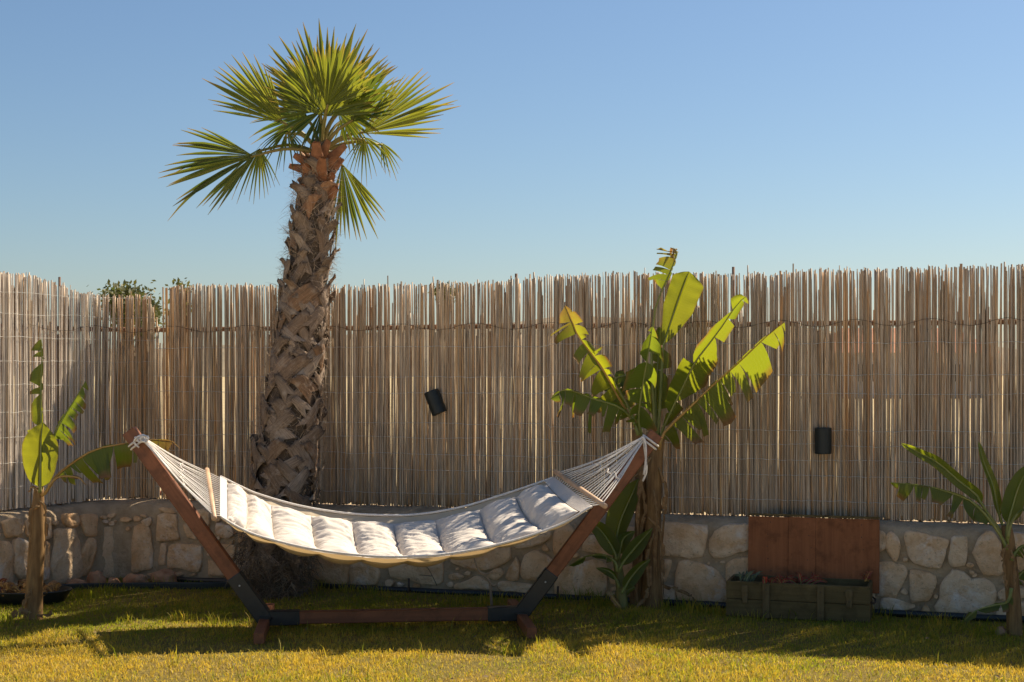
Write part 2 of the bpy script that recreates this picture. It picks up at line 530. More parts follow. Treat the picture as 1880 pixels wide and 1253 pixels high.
# ------------------------------------------------------------------ stone walls
def stone_mesh(poly, seed):
    """poly: list of (u, z) metres about the centre, returns MB in local coords x=u, y=-out, z"""
    random.seed(seed)
    n = len(poly); pts = []
    cx = sum(p[0] for p in poly) / n; cz = sum(p[1] for p in poly) / n
    for i in range(n):
        a, b = Vector(poly[i]), Vector(poly[(i + 1) % n])
        L = (b - a).length; k = max(2, min(7, int(L / .025)))
        for j in range(k):
            f = j / k
            p = a.lerp(b, f)
            p += Vector((nz((p.x * 26, p.y * 26, seed * 3.7)), nz((p.x * 26, p.y * 26, seed * 1.3 + 9)))) * .014
            pts.append(p)
    # round the corners a little
    m = len(pts)
    pts = [(pts[i - 1] + pts[i] * 4 + pts[(i + 1) % m]) / 6 for i in range(m)]
    mb = MB(); c = Vector((cx, cz))
    rings = []
    out0 = ru(.004, .012)
    for sc, d in ((1.14, -.02), (1.13, .004), (1.115, out0 + .010), (1.08, out0 + .014), (.70, out0 + .013), (.3, out0 + .014)):
        ring = []
        for p in pts:
            q = c + (p - c) * sc
            dd = d + (nz((q.x * 9, q.y * 9, seed * 2.1)) * .014 + nz((q.x * 30, q.y * 30, seed)) * .009) * (1 if sc < .99 else .2)
            ring.append(mb.vert((q.x, -dd, q.y)))
        rings.append(ring)
    for a, b in zip(rings, rings[1:]):
        for k in range(m):
            mb.face(a[k], a[(k + 1) % m], b[(k + 1) % m], b[k])
    cc = mb.vert((c.x, -out0 - .014, c.y))
    for k in range(m): mb.face(rings[-1][k], rings[-1][(k + 1) % m], cc)
    return mb

back_polys = """294,930 301,924 314,925 325,941 308,942 297,937|293,945 324,946 328,989 290,992|352,941 372,934 384,943 384,964 378,976 362,968 354,955|
338,962 347,963 364,991 345,986|313,1005 327,999 369,1004 370,1028 365,1048 346,1044 312,1040|400,960 428,968 429,983 416,989 401,981|392,999 433,1002 431,1018 423,1034 404,1022|
385,1026 399,1036 414,1060 384,1055|297,1000 306,999 305,1036 294,1035|440,955 482,952 484,996 443,998|441,1008 498,1005 500,1060 440,1058|492,953 558,955 560,1000 494,1004|508,1013 566,1010 570,1064 508,1064|
577,1029 597,1021 630,1021 640,1035 637,1072 608,1073 578,1056|645,1043 647,1025 690,1025 696,1056 691,1072 649,1070|719,1015 762,1009 808,1010 812,1045 811,1066 796,1072 766,1066 721,1057|
574,960 636,958 640,1006 580,1010|652,961 716,960 712,1000 690,1012 650,1010|728,958 800,962 798,996 730,1001|812,963 880,960 884,990 846,1006 816,1000|
825,1054 844,1051 854,1058 838,1067 825,1064|838,1074 878,1058 896,1068 897,1081 842,1080|832,1028 862,1010 932,1004 933,1026 910,1041 875,1044 850,1038|
895,1055 909,1045 921,1045 926,1052 913,1065|948,1022 954,1036 953,1064 929,1061 936,1042|915,1074 921,1068 980,1074 988,1084 979,1088 923,1084|893,964 934,962 932,994 897,992|
945,1002 961,994 1008,976 1009,991 993,999 955,1007|958,1050 964,1021 980,1013 1003,1021 1016,1033 1014,1055 996,1063 963,1061|945,963 1002,961 1000,972 950,990|
1016,986 1022,969 1041,962 1055,975 1052,1007 1025,1025 1016,1004|1061,974 1067,962 1076,980 1068,984|1071,1009 1078,986 1105,985 1124,1006 1127,1021 1102,1017|1084,963 1128,962 1130,990 1112,980|
1024,1061 1039,1042 1071,1036 1089,1029 1110,1036 1111,1076 1102,1095 1047,1093 1024,1088|1118,1061 1128,1040 1140,1060 1132,1072 1122,1070|1138,972 1178,968 1180,1020 1140,1024|1146,1040 1184,1036 1188,1090 1148,1092|
1186,962 1204,960 1206,1014 1188,1016|1213,958 1296,969 1294,994 1288,1022 1250,1020 1213,1017|1306,990 1314,977 1329,967 1378,965 1377,1007 1348,1015 1314,1025 1307,1014|
1252,1034 1264,1030 1287,1036 1317,1049 1328,1071 1329,1104 1297,1106 1250,1100 1242,1071|1334,1044 1341,1031 1356,1024 1385,1024 1388,1069 1336,1069|1216,1028 1234,1031 1232,1041 1222,1067 1212,1066|1200,1078 1236,1076 1240,1104 1202,1102|
1390,972 1450,968 1452,1018 1392,1020|1463,970 1532,972 1530,1022 1466,1020|1544,974 1600,976 1602,1020 1546,1022|1398,1034 1472,1034 1474,1092 1400,1092|1488,1036 1560,1036 1556,1094 1490,1094|1570,1034 1604,1036 1604,1098 1570,1096|
1612,974 1624,983 1625,1007 1611,1014|1628,981 1637,977 1649,988 1653,1002 1647,1030 1639,1025 1626,1005|1662,981 1670,972 1693,981 1719,986 1740,993 1733,1005 1725,1041 1679,1032 1669,1018|
1747,990 1751,986 1775,986 1775,1018 1770,1039 1746,1037 1742,1030|1786,1016 1797,991 1812,972 1825,974 1839,1005 1840,1051 1804,1051 1793,1030|1614,1035 1625,1032 1663,1041 1663,1053 1644,1095 1613,1091|
1670,1049 1697,1049 1718,1058 1716,1079 1704,1100 1675,1105 1672,1079|1730,1076 1749,1049 1769,1053 1783,1067 1802,1062 1819,1076 1827,1092 1819,1107 1770,1128 1730,1125 1719,1113 1733,1093|
1618,1099 1635,1097 1677,1111 1674,1118 1653,1121 1616,1119|1698,1107 1710,1120 1705,1127 1688,1123|1833,1088 1842,1079 1852,1083 1850,1099 1834,1100|1854,983 1905,975 1908,1036 1874,1048 1860,1020|
1830,1118 1850,1115 1851,1137 1830,1135|1866,1110 1902,1102 1906,1142 1868,1140|1866,1085 1896,1070 1898,1092 1870,1098"""
left_polys = """3,959 19,953 37,954 40,967 35,983 10,986|-20,998 14,996 21,1012 19,1072 -20,1078|24,994 35,991 46,996 54,1012 54,1056 38,1062 26,1050|99,977 134,973 140,996 147,1053 102,1071 93,1036 100,1004|
115,946 139,943 144,961 128,970 116,962|146,950 160,945 175,946 174,983 161,985 152,977 150,961|160,989 175,994 172,1020 160,1053 148,1053 148,1018|180,980 191,972 223,973 230,996 230,1044 199,1058 169,1047 171,1024|
249,970 262,965 274,970 280,1012 278,1040 246,1047 244,1012|223,951 238,948 243,954 236,961 223,957|259,956 279,950 279,961 271,967|80,953 90,950 92,985 82,990|60,985 88,1000 86,1060 62,1064|46,956 72,954 74,980 50,984|
-70,960 -20,958 -18,988 -66,992|-80,1004 -34,1002 -32,1080 -78,1084|-150,965 -90,962 -92,1010 -148,1014|-150,1026 -92,1022 -94,1096 -146,1100"""

def build_wall(name, px_list, polys, label, z_top=WALL_Z):
    base = wall_pt(px_list[len(px_list) // 2])[0]
    W = empty(name, base); tag(W, label, "wall", "rubble stone walls under the reed screens", kind="thing")
    mb = MB()
    rows = []
    pxs = []
    for a, b in zip(px_list, px_list[1:]):
        kk = 8 if b - a > 30 else 6
        pxs += [a + (b - a) * k / kk for k in range(kk)]
    pxs.append(px_list[-1])
    for px in pxs:
        p, s = wall_pt(px); nn, t = wall_normal(px)
        r = []
        prof = [(0, -.1), (0, .04), (0, .12), (0, .2), (0, .28), (0, .36), (0, .43), (-.004, z_top - .055), (-.02, z_top - .02), (-.06, z_top - .002), (-.13, z_top + .012), (-.26, z_top + .012), (-.34, z_top - .01), (-.36, z_top - .06), (-.36, -.1)]
        for (o, z) in prof:
            q = p + nn * o
            d = nz((q.x * 4, q.y * 4, z * 5)) * .012 + nz((q.x * 15, q.y * 15, z * 15)) * .006
            r.append(q + nn * (d if z > -.05 else 0) + Vector((0, 0, z + (d * .8 if z > z_top - .03 else 0))))
        rows.append(r)
    mb.grid(rows)
    mb.build("mortar", M['mortar'], W)
    i = 0
    for poly in polys.replace("\n", "").split("|"):
        pp = [tuple(float(v) for v in w.split(",")) for w in poly.split()]
        cxp = sum(p[0] for p in pp) / len(pp); cyp = sum(p[1] for p in pp) / len(pp)
        c, s = wall_pt(cxp); nn, t = wall_normal(cxp); zc = CH - (cyp - HY) / s
        uz = []
        for (x, y) in pp:
            q, z = wall_uvz(x, y)
            uz.append(((q - c).dot(t), min(z, z_top - .03) - zc))
        i += 1
        m = stone_mesh(uz, i + (100 if 'left' in label else 0))
        ang = math.atan2(t.y, t.x)
        place(m.mesh("stone", M['stone']), "stone", W, (c.x, c.y, zc), (0, 0, ang))
    return W

def filler_polys(polys, px0, px1, seed, n):
    """small wedge stones in the wider mortar joints"""
    random.seed(seed)
    P_ = [[tuple(float(v) for v in w.split(",")) for w in p.split()] for p in polys.replace("\n", "").split("|")]
    def inside(x, y, pg, grow=1.2):
        cx = sum(q[0] for q in pg) / len(pg); cy = sum(q[1] for q in pg) / len(pg)
        x, y = cx + (x - cx) / grow, cy + (y - cy) / grow; r_ = False
        for (x1, y1), (x2, y2) in zip(pg, pg[1:] + pg[:1]):
            if (y1 > y) != (y2 > y) and x < (x2 - x1) * (y - y1) / (y2 - y1) + x1: r_ = not r_
        return r_
    out = []; tries = 0
    while len(out) < n and tries < 6000:
        tries += 1
        x = ru(px0, px1); s = wall_pt(x)[1]; y = HY + (CH - ru(.05, .47)) * s; rr = ru(3.5, 7.5)
        pts = [(x + rr * ru(.7, 1.5) * math.cos(k * 1.047), y + rr * ru(.6, 1.0) * math.sin(k * 1.047)) for k in range(6)]
        if any(inside(a, b, pg) for pg in P_ for (a, b) in pts + [(x, y)]): continue
        P_.append(pts); out.append(" ".join("%.1f,%.1f" % q for q in pts))
    return "|" + "|".join(out)
def random_polys(px0, px1, seed):
    random.seed(seed); out = []
    px = px0
    while px < px1:
        w = ru(45, 85); s = s_back(px)
        for (za, zb) in ((.04, .24), (.28, .5)):
            y0 = HY + (CH - za) * s; y1 = HY + (CH - zb) * s
            pts = [(px + ru(2, 12), y1 + ru(0, 8)), (px + w * .5, y1 + ru(-3, 6)), (px + w - ru(4, 14), y1 + ru(0, 10)),
                   (px + w - ru(2, 10), (y0 + y1) / 2), (px + w - ru(5, 16), y0 - ru(0, 8)), (px + w * .4, y0 + ru(-6, 2)), (px + ru(2, 14), y0 - ru(0, 10))]
            out.append(" ".join("%.1f,%.1f" % p for p in pts))
        px += w + 6
    return "|" + "|".join(out)

wall_b = build_wall("stone_wall", [285] + list(range(310, 3300, 50)), back_polys + random_polys(1915, 2700, 5) + filler_polys(back_polys, 295, 1895, 12, 60),
                    "long rubble stone wall of pale blocks running behind the hammock and crate")
wall_l = build_wall("stone_wall", [-320, -235, -150, -75, 0, 55, 110, 155, 200, 245, 285], left_polys + filler_polys(left_polys, -10, 282, 13, 16),
                    "short curved left stone wall with roughly dressed tall blocks behind the leftmost banana plant")

# ------------------------------------------------------------------ reed fences
random.seed(21)
def reed_variant(k):
    random.seed(300 + k)
    mb = MB(); nseg = 9
    pts, rad = [], []
    bx, by = ru(-1, 1) * .7, ru(-1, 1) * .5
    tap = ru(.62, .95)
    ph = rnd()
    zs = []
    for i in range(7):
        zc = (i + .3 + .4 * ph) / 7.2
        zs += [(zc - .007, 1.0), (zc, 1.16), (zc + .008, 1.0)]
    zs = [(0, 1.0)] + zs + [(1.0, .95)]
    for z, r in zs:
        pts.append((bx * math.sin(z * 3.1) * 1.2 + .5 * nz((z * 3, k, 0)), by * math.sin(z * 2.7) + .5 * nz((z * 3, k, 5)), z))
        rad.append(r * (1 - (1 - tap) * z))
    rings = []
    for (x, y, z), r in zip(pts, rad):
        rings.append([mb.vert((x + r * math.cos(q * 1.0472), y + r * math.sin(q * 1.0472), z)) for q in range(6)])
    for r0, r1 in zip(rings, rings[1:]):
        for q in range(6): mb.face(r0[q], r0[(q + 1) % 6], r1[(q + 1) % 6], r1[q])
    mb.face(*rings[0][::-1]); mb.face(*rings[-1])
    return mb
RV = [reed_variant(k) for k in range(10)]
RM = [m.mesh("reed", M['reed']) for m in RV]
RMO = [m.mesh("reed", M['reed_orange']) for m in RV]
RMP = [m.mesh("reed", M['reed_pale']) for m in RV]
FENCE_OFF = -.17                         # fence line behind the wall face
def fence_pt(px):
    nn, t = wall_normal(px)
    if px >= 300: s = s_back(px) * .9825
    else: s = float(np.interp(px, [-320, -150, 0, 110, 200, 270, 300], [318, 297.5, 276.5, 262.3, 253.5, 252.2, s_back(300) * .9825]))
    return Vector(((px - CX) / s, F / s, 0)), nn, t
def top_z(x, left):
    px = x
    base = 2.09 + .03 * nz((px * .004, 2.2, 0)) + .012 * nz((px * .03, 7.2, 0))
    if left:
        base = float(np.interp(px, [-200, 0, 60, 110, 140, 200, 280], [2.16, 2.15, 2.14, 2.10, 2.05, 2.03, 2.04]))
    else:
        base += float(np.interp(px, [285, 330, 700, 900, 960, 1300, 1900], [.0, .0, -.01, .0, .025, .03, .035]))
    return base
def one_reed(px, layer, left):
    p, nn, t = fence_pt(px)
    r = (ru(.0050, .0076) if layer == 0 else (ru(.0034, .0060) if layer == 2 else ru(.0045, .0075)))
    front = layer != 1
    zt = top_z(px, left) + random.gauss(0, .011)
    if layer == 1 and rnd() < .5: zt -= ru(.03, .38)
    if rnd() < .008: zt += ru(.03, .07)
    zb = WALL_Z + .012 + abs(random.gauss(0, .012))
    off = (ru(-.003, .004) if front else ru(-.026, -.012))
    if layer == 3: off = ru(.008, .013)
    if left and front: off = ru(-.004, .009)
    if left is False and px < 300:                 # broken patch in the corner
        zt = min(zt, ru(1.55, 1.86))
    if left and px > 276:
        zt = min(zt, ru(1.72, 1.98))
    lean = random.gauss(0, .007) + (.014 * nz((px * .008, 3, 3)))
    lean_n = random.gauss(0, .004)
    return p + nn * off + Vector((0, 0, zb)), r, zt - zb, lean, lean_n, t

def make_fence(left, px0, px1, label, nparts):
    base = fence_pt((max(px0, 0) + min(px1, 1880)) / 2)[0]
    base.z = WALL_Z
    E = empty("reed_fence", base)
    tag(E, label, "fence", "reed screens on the stone walls")
    # evenly spread front reeds: separate parts
    vis0, vis1 = max(px0, -12), min(px1, 1895)
    row = []; px = vis0; rp = .005
    while px < vis1:
        r = min(.0096, max(.0030, random.gauss(.0056, .0017)))
        step = (rp + r) * ru(.86, 1.22)
        if rnd() < .012: step += ru(.003, .009)
        px += step / (fence_pt(px + 1)[0] - fence_pt(px)[0]).length
        rp = r; row.append((px, r))
    big = set(sorted(range(len(row)), key=lambda q: -row[q][1])[:nparts])
    small = []
    for i, (px, r) in enumerate(row):
        if not left and px < 296 and rnd() < .5: continue
        if i not in big:
            small.append((px, r)); continue
        loc, r_, L, lean, lean_n, t = one_reed(px, 0, left)
        k = random.randrange(10)
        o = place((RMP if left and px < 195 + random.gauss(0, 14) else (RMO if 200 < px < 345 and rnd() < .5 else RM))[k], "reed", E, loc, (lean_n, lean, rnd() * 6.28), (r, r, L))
    # the rest of the reeds, joined
    mb = MB()
    def add(px, layer, rr=None):
        loc, r, L, lean, lean_n, t = one_reed(px, layer, left)
        if rr: r = rr
        v = RV[random.randrange(10)]
        a = rnd() * 6.28; ca, sa = math.cos(a), math.sin(a)
        b = len(mb.v)
        ff = Vector((0, 0, 0))
        for (x, y, z) in v.v:
            X, Y_ = (x * ca - y * sa) * r, (x * sa + y * ca) * r
            mb.v.append((loc.x + X + lean * z * L, loc.y + Y_ + lean_n * z * L, loc.z + z * L))
            mb.c.append((0, 0, 0, 1))
        for f in v.f:
            mb.f.append(tuple(q + b for q in f)); mb.m.append(0)
    dens = .50 if not left else .60
    cnt = int((px1 - px0) * dens)
    for i in range(cnt):
        px = px0 + (px1 - px0) * (i + rnd()) / cnt
        if not left and px < 300 and rnd() < .7: continue
        add(px, 1)
    # extra front reeds: thin ones between and the part past the frame
    for px, r in small: add(px, 2, r)
    for i in range(int((vis1 - vis0) * .05)): add(vis0 + (vis1 - vis0) * rnd(), 3)
    for a, b in ((px0, vis0), (vis1, px1)):
        for i in range(int((b - a) * .5)):
            add(a + (b - a) * rnd(), 0)
    o = mb.build("reed_filling", M['reed'], E); tag(o, kind="stuff")
    # thicker doubled bunches where rolls overlap
    step = 7.0
    rows = [1.66, 1.455, 1.345, 1.14, 1.04, .925, .82, .66] if not left else [2.02, 1.88, 1.72, 1.56, 1.40, 1.22, 1.05, .88, .72]
    for zr in rows:
        pts = []
        q0, q1 = vis0, vis1
        nn_ = int((q1 - q0) / 3.2)
        jog = ru(-.02, .02)
        for i in range(nn_ + 1):
            px = q0 + (q1 - q0) * i / nn_
            p, nn, t = fence_pt(px)
            z = zr + .010 * nz((px * .012, zr * 9, 0)) + jog * (1 if px > 1010 else 0) + .006 * nz((px * .06, zr * 5, 2))
            o_ = .024 if i % 2 else (.006 if rnd() < .7 else .022)
            pts.append(p + nn * o_ + Vector((0, 0, z)))
        m = MB(); m.tube(pts, .0011 if left else .0017, 4, False)
        m.build("binding_wire", M['wire'], E)
    # rails and posts behind the reeds
    def rail(zr, off, w, h, mat, nm):
        pts = []
        for px in np.linspace(px0 if left else 290, min(px1, 2600), 40):
            p, nn, t = fence_pt(px)
            pts.append(p + nn * off + Vector((0, 0, zr + .006 * nz((px * .02, zr, 0)))))
        m = MB(); m.tube(pts, w, 8)
        m.build(nm, mat, E)
    rail(1.795, -.045, .017, .03, M['rail'], "rail")
    rail(.60, -.05, .020, .03, M['rail_red'], "rail")
    # dark tie wire looping along the upper rail
    pts = []
    for px in np.arange(vis0 + (60 if left else 0), vis1, 6):
        p, nn, t = fence_pt(px)
        pts.append(p + nn * .019 + Vector((0, 0, 1.795 + .022 * math.sin(px * .045) + .008 * nz((px * .05, 0, 1)))))
    m = MB(); m.tube(pts, .0016, 3, False); m.build("tie_wire", M['dark_wire'], E)
    for px, zt in ([(115, 2.155)] if left else [(945, 2.15), (1345, 2.165), (1690, 2.05), (620, 2.04), (2150, 2.1)]):
        p, nn, t = fence_pt(px)
        m = MB(); q = p + nn * -.035
        m.tube([q + Vector((0, 0, WALL_Z - .02)), q + Vector((.004, 0, 1.3)), q + Vector((0, 0, zt))], [.015, .012, .009], 8)
        m.build("post", M['rail'], E)
    return E
make_fence(False, 286, 2900, "weathered reed fence on the long wall behind the palm and hammock", 298)
make_fence(True, -300, 288, "sunlit reed fence on the curved wall at the far left", 120)

# ------------------------------------------------------------------ grass
random.seed(33); rng = np.random.default_rng(4)
def grass_mesh(name, n, yr, xr, hmin, hmax, wmin, wmax, dry_bias, filt=None, lean=.6, pts=None):
    if pts is None:
        x = rng.uniform(xr[0], xr[1], n); y = rng.uniform(yr[0], yr[1], n)
        ok = y < wallY(x) - .02
        if filt is not None: ok &= filt(x, y)
        x, y = x[ok], y[ok]
    else:
        x, y = pts
    n = len(x)
    def smooth_noise(x, y, sc, seed):
        r = np.random.default_rng(seed); v = np.zeros_like(x)
        for k in range(6):
            a = r.uniform(0, 6.28); f = sc * r.uniform(.6, 1.8)
            v += np.sin((x * np.cos(a) + y * np.sin(a)) * f + r.uniform(0, 6.28))
        return v / 3.0
    z = np.array([lawn_z(a, b) for a, b in zip(x, y)]) - .003
    h = rng.uniform(hmin, hmax, n) * (1 + .25 * smooth_noise(x, y, 5, 11))
    w = rng.uniform(wmin, wmax, n)
    az = rng.uniform(0, 6.283, n); la = rng.uniform(0, 6.283, n); lm = rng.uniform(.1, lean, n) * h
    dx, dy = np.cos(az) * w / 2, np.sin(az) * w / 2
    lx, ly = np.cos(la) * lm, np.sin(la) * lm
    V = np.empty((n, 5, 3), dtype=np.float32)
    V[:, 0] = np.stack([x - dx, y - dy, z], 1); V[:, 1] = np.stack([x + dx, y + dy, z], 1)
    V[:, 2] = np.stack([x - dx * .8 + lx * .35, y - dy * .8 + ly * .35, z + h * .6], 1)
    V[:, 3] = np.stack([x + dx * .8 + lx * .35, y + dy * .8 + ly * .35, z + h * .6], 1)
    V[:, 4] = np.stack([x + lx, y + ly, z + h * np.sqrt(np.clip(1 - (lm / h) ** 2 * .55, .12, 1))], 1)
    me = bpy.data.meshes.new(name)
    me.vertices.add(n * 5); me.vertices.foreach_set("co", V.ravel())
    base = (np.arange(n) * 5)[:, None]
    loops = (base + np.array([0, 1, 3, 2, 2, 3, 4])[None, :]).ravel()
    me.loops.add(n * 7); me.loops.foreach_set("vertex_index", loops.astype(np.int32))
    me.polygons.add(n * 2)
    st = (np.arange(n) * 7)[:, None] + np.array([0, 4])[None, :]
    me.polygons.foreach_set("loop_start", st.ravel().astype(np.int32))
    me.polygons.foreach_set("loop_total", np.tile([4, 3], n).astype(np.int32))
    me.update(calc_edges=True)
    d = np.clip(dry_bias(x, y) + .35 * smooth_noise(x, y, 2.2, 5) + .3 * smooth_noise(x, y, 9, 6) + .25 * smooth_noise(x, y, 30, 9) + rng.normal(0, .36, n), 0, 1)
    yl = np.clip(rng.normal(.3, .3, n), 0, 1)
    C = np.zeros((n, 5, 4), dtype=np.float32); C[..., 3] = 1
    C[:, :, 0] = d[:, None]; C[:, :, 1] = yl[:, None]
    at = me.color_attributes.new("col", 'FLOAT_COLOR', 'POINT'); at.data.foreach_set("color", C.ravel())
    me.materials.append(M['grass'])
    o = bpy.data.objects.new(name, me); col.objects.link(o)
    return o
def dryness(x, y):
    d = np.clip((8.2 - y) * .65 + .34, .18, .80)
    d -= .45 * np.exp(-(((x + 2.4) / .9) ** 2 + ((y - 8.4) / .5) ** 2))
    return d
def patch(x, y, sc, seed):
    r = np.random.default_rng(seed); v = np.zeros_like(x)
    for k in range(9):
        a = r.uniform(0, 6.28); f = sc * r.uniform(.5, 2.2)
        v += np.sin((x * np.cos(a) + y * np.sin(a)) * f + r.uniform(0, 6.28))
    return v / 4.0
gr = grass_mesh("grass", 330000, (6.2, 10.2), (-4.0, 4.4), .009, .034, .0022, .0052, dryness,
                lambda x, y: rng.uniform(0, 1, len(x)) < np.clip(1.05 - np.clip(y - (wallY(x) - .6), 0, 1) * 1.3, .25, 1) * np.clip(1.0 - 1.5 * np.clip(patch(x, y, 4.5, 3) - .25, 0, 1) - 1.2 * np.clip(patch(x, y, 16, 8) - .35, 0, 1), .42, 1), lean=1.3)
tag(gr, "short patchy green and straw coloured lawn grass under the hammock", "grass", kind="stuff")
# taller weeds in tufts
tx, ty = [], []
def tuft(px, py, n, spread):
    g_ = G(px, py)
    for i in range(n):
        tx.append(g_.x + random.gauss(0, spread)); ty.append(min(g_.y + random.gauss(0, spread * .6), float(wallY(g_.x)) - .03))
for (px, py, n_, sp) in [(590, 1085, 60, .07), (640, 1090, 60, .06), (690, 1095, 40, .05), (560, 1090, 40, .05), (25, 1105, 90, .07), (95, 1100, 60, .03), (10, 1150, 60, .08),
                         (850, 1112, 40, .05), (895, 1112, 60, .04), (950, 1112, 25, .04), (1080, 1098, 60, .07), (1120, 1118, 50, .05), (1090, 1110, 50, .08),
                         (1240, 1122, 60, .08), (1290, 1128, 90, .08), (1320, 1132, 60, .05), (1265, 1118, 40, .05), (930, 1205, 60, .045), (1000, 1200, 25, .04),
                         (330, 1142, 40, .03), (220, 1145, 40, .06), (390, 1150, 20, .05), (320, 1225, 10, .01), (1380, 1142, 40, .06), (1620, 1135, 30, .05),
                         (1480, 1140, 40, .08), (290, 1082, 40, .08), (200, 1092, 40, .08), (150, 1100, 40, .05), (1720, 1150, 50, .1), (1820, 1170, 40, .06)]:
    tuft(px, py, n_, sp)
for i in range(500):
    tx.append(ru(-3.6, 3.6)); ty.append(ru(6.5, 9.2))
tx, ty = np.array(tx), np.array(ty)
ok = ty < wallY(tx) - .03
wd = grass_mesh("weeds", 0, None, None, .04, .105, .003, .006, lambda x, y: np.full_like(x, .12), lean=.75, pts=(tx[ok], ty[ok]))
tag(wd, "taller green weed blades in tufts along the wall and stems", "weeds", kind="stuff")
# fallen dry leaves, reed bits and clover on the lawn
random.seed(44); m = MB()
for i in range(420):
    x, y = ru(-3.6, 3.6), ru(6.6, 9.6)
    if y > float(wallY(x)) - .1: continue
    z = lawn_z(x, y) + ru(.006, .018); a = ru(0, 6.28); L = ru(.012, .04); w = L * ru(.15, .5)
    d = Vector((math.cos(a), math.sin(a), ru(-.25, .35))); sdv = Vector((-math.sin(a), math.cos(a), ru(-.4, .4)))
    p = Vector((x, y, z)); q = [m.vert(p), m.vert(p + d * L * .5 + sdv * w * .5 + Vector((0, 0, .004))), m.vert(p + d * L), m.vert(p + d * L * .5 - sdv * w * .5)]
    m.face(*q)
o = m.build("fallen_leaves", M['dry'], smooth=False); tag(o, "scattered small dry leaf bits lying on the lawn", "leaf litter", kind="stuff")
#@@PART2@@

# ------------------------------------------------------------------ palm
random.seed(55)
PY0 = 9.43
PS = F / PY0
palm = empty("palm_tree", G(508, 1095)); palm.location.z = 0
tag(palm, "fan palm with rough crossed leaf bases and a crown of green fans behind the hammock", "palm tree")
TC = [(1100, 506, 50), (1000, 512, 55), (930, 517, 60), (860, 523, 62), (780, 531, 57), (700, 541, 52), (620, 550, 46), (540, 559, 43), (460, 569, 40), (380, 577, 37), (335, 580, 27), (290, 584, 20), (255, 588, 13)]
_ty = [a[0] for a in TC][::-1]; _tx = [a[1] for a in TC][::-1]; _tr = [a[2] for a in TC][::-1]
def trunk_at(py):
    return P(float(np.interp(py, _ty, _tx)), py, PY0), float(np.interp(py, _ty, _tr)) / PS
mb = MB()
pts, rad = [], []
for i in range(40):
    py = 1108 - i * (1108 - 258) / 39
    c, r = trunk_at(py); pts.append(c); rad.append(r * .84)
mb.tube(pts, rad, 18)
trunk = mb.build("trunk", M['trunk'], palm)

def boot(py, a0, lean, L, w, flare, rk):
    """one old leaf base: a thin strap wrapping the trunk, split at its foot, cut off at its lifted top"""
    mb = MB(); n, m = 8, 8
    z0 = CH - (py - HY) / PS; sx = math.sin(lean); cz = math.cos(lean)
    tipw = ru(.40, .75); seed = rnd() * 50; ro, ri = [], []; rv = rnd(); split = ru(.2, .9); slant = ru(-.5, .5)
    for i in range(n + 1):
        t = i / n; wo, wi = [], []
        wd_ = w * (1 - (1 - tipw) * t ** .7) * (1 + .08 * nz((t * 3, seed, 0)))
        for j in range(m + 1):
            q = j / m * 2 - 1
            along = t * L + t ** 4 * (.030 * nz((q * 3.5, seed, 4)) + slant * q * .03) + (1 - t) ** 3 * (.055 * split * (1 - abs(q)) - .03 * abs(q))
            across = q * wd_ / 2 + .006 * nz((t * 5, q * 2, seed))
            hz = along * cz - across * sx; arc = along * sx + across * cz
            c, r = trunk_at(HY - (z0 + hz - CH) * PS)
            base = r * rk
            out = .004 + .009 * (1 - q * q) + flare * t ** 2.0 + .012 * abs(q) ** 2 * nz((t * 2, q, seed + 3)) + .004 * nz((t * 5, q * 5, seed + 7))
            a = a0 + arc / max(base, .05)
            d = Vector((math.sin(a), -math.cos(a), 0))
            p = c + d * (base + out)
            cc = (t, rv, q * .5 + .5, 1)
            wo.append((p, cc)); wi.append((p - d * (.004 + .005 * (1 - t) * (1 - abs(q))), cc))
        ro.append(wo); ri.append(wi[::-1])
    def gr_(rows):
        idx = [[mb.vert(p, c) for p, c in r_] for r_ in rows]
        for a_, b_ in zip(idx, idx[1:]):
            for k_ in range(m): mb.face(a_[k_], a_[k_ + 1], b_[k_ + 1], b_[k_])
        return idx
    A1 = gr_(ro); B1 = gr_(ri)
    for i in range(n):
        mb.face(A1[i][0], A1[i + 1][0], B1[i + 1][m], B1[i][m]); mb.face(A1[i][m], B1[i][0], B1[i + 1][0], A1[i + 1][m])
    for j in range(m):
        mb.face(A1[n][j], A1[n][j + 1], B1[n][m - 1 - j], B1[n][m - j])
    return mb.build("leaf_base", M['boot'] if py > 430 or rnd() < .6 else M['boot_red'], trunk)
random.seed(77)
py = 1030.0; k = 0
while py > 312:
    c, r = trunk_at(py); low = py > 560
    nper = 7 if low else 6
    for j in range(nper):
        if rnd() < .07: continue
        a = (j + .5 * (k % 2)) / nper * 2 * math.pi + ru(-.22, .22)
        lean = (1 if k % 2 else -1) * R(ru(34, 56)) * (1.0 if low else .55)
        if low: boot(py + ru(-9, 9), a, lean, ru(.15, .25), ru(.09, .14), ru(.0, .024) + (.04 if rnd() < .22 else 0), ru(.84, 1.0))
        else: boot(py + ru(-9, 9), a, lean, ru(.10, .19), ru(.06, .115), ru(.01, .05) + (.04 if rnd() < .3 else 0), ru(.80, .95))
    py -= 22 if low else 20; k += 1
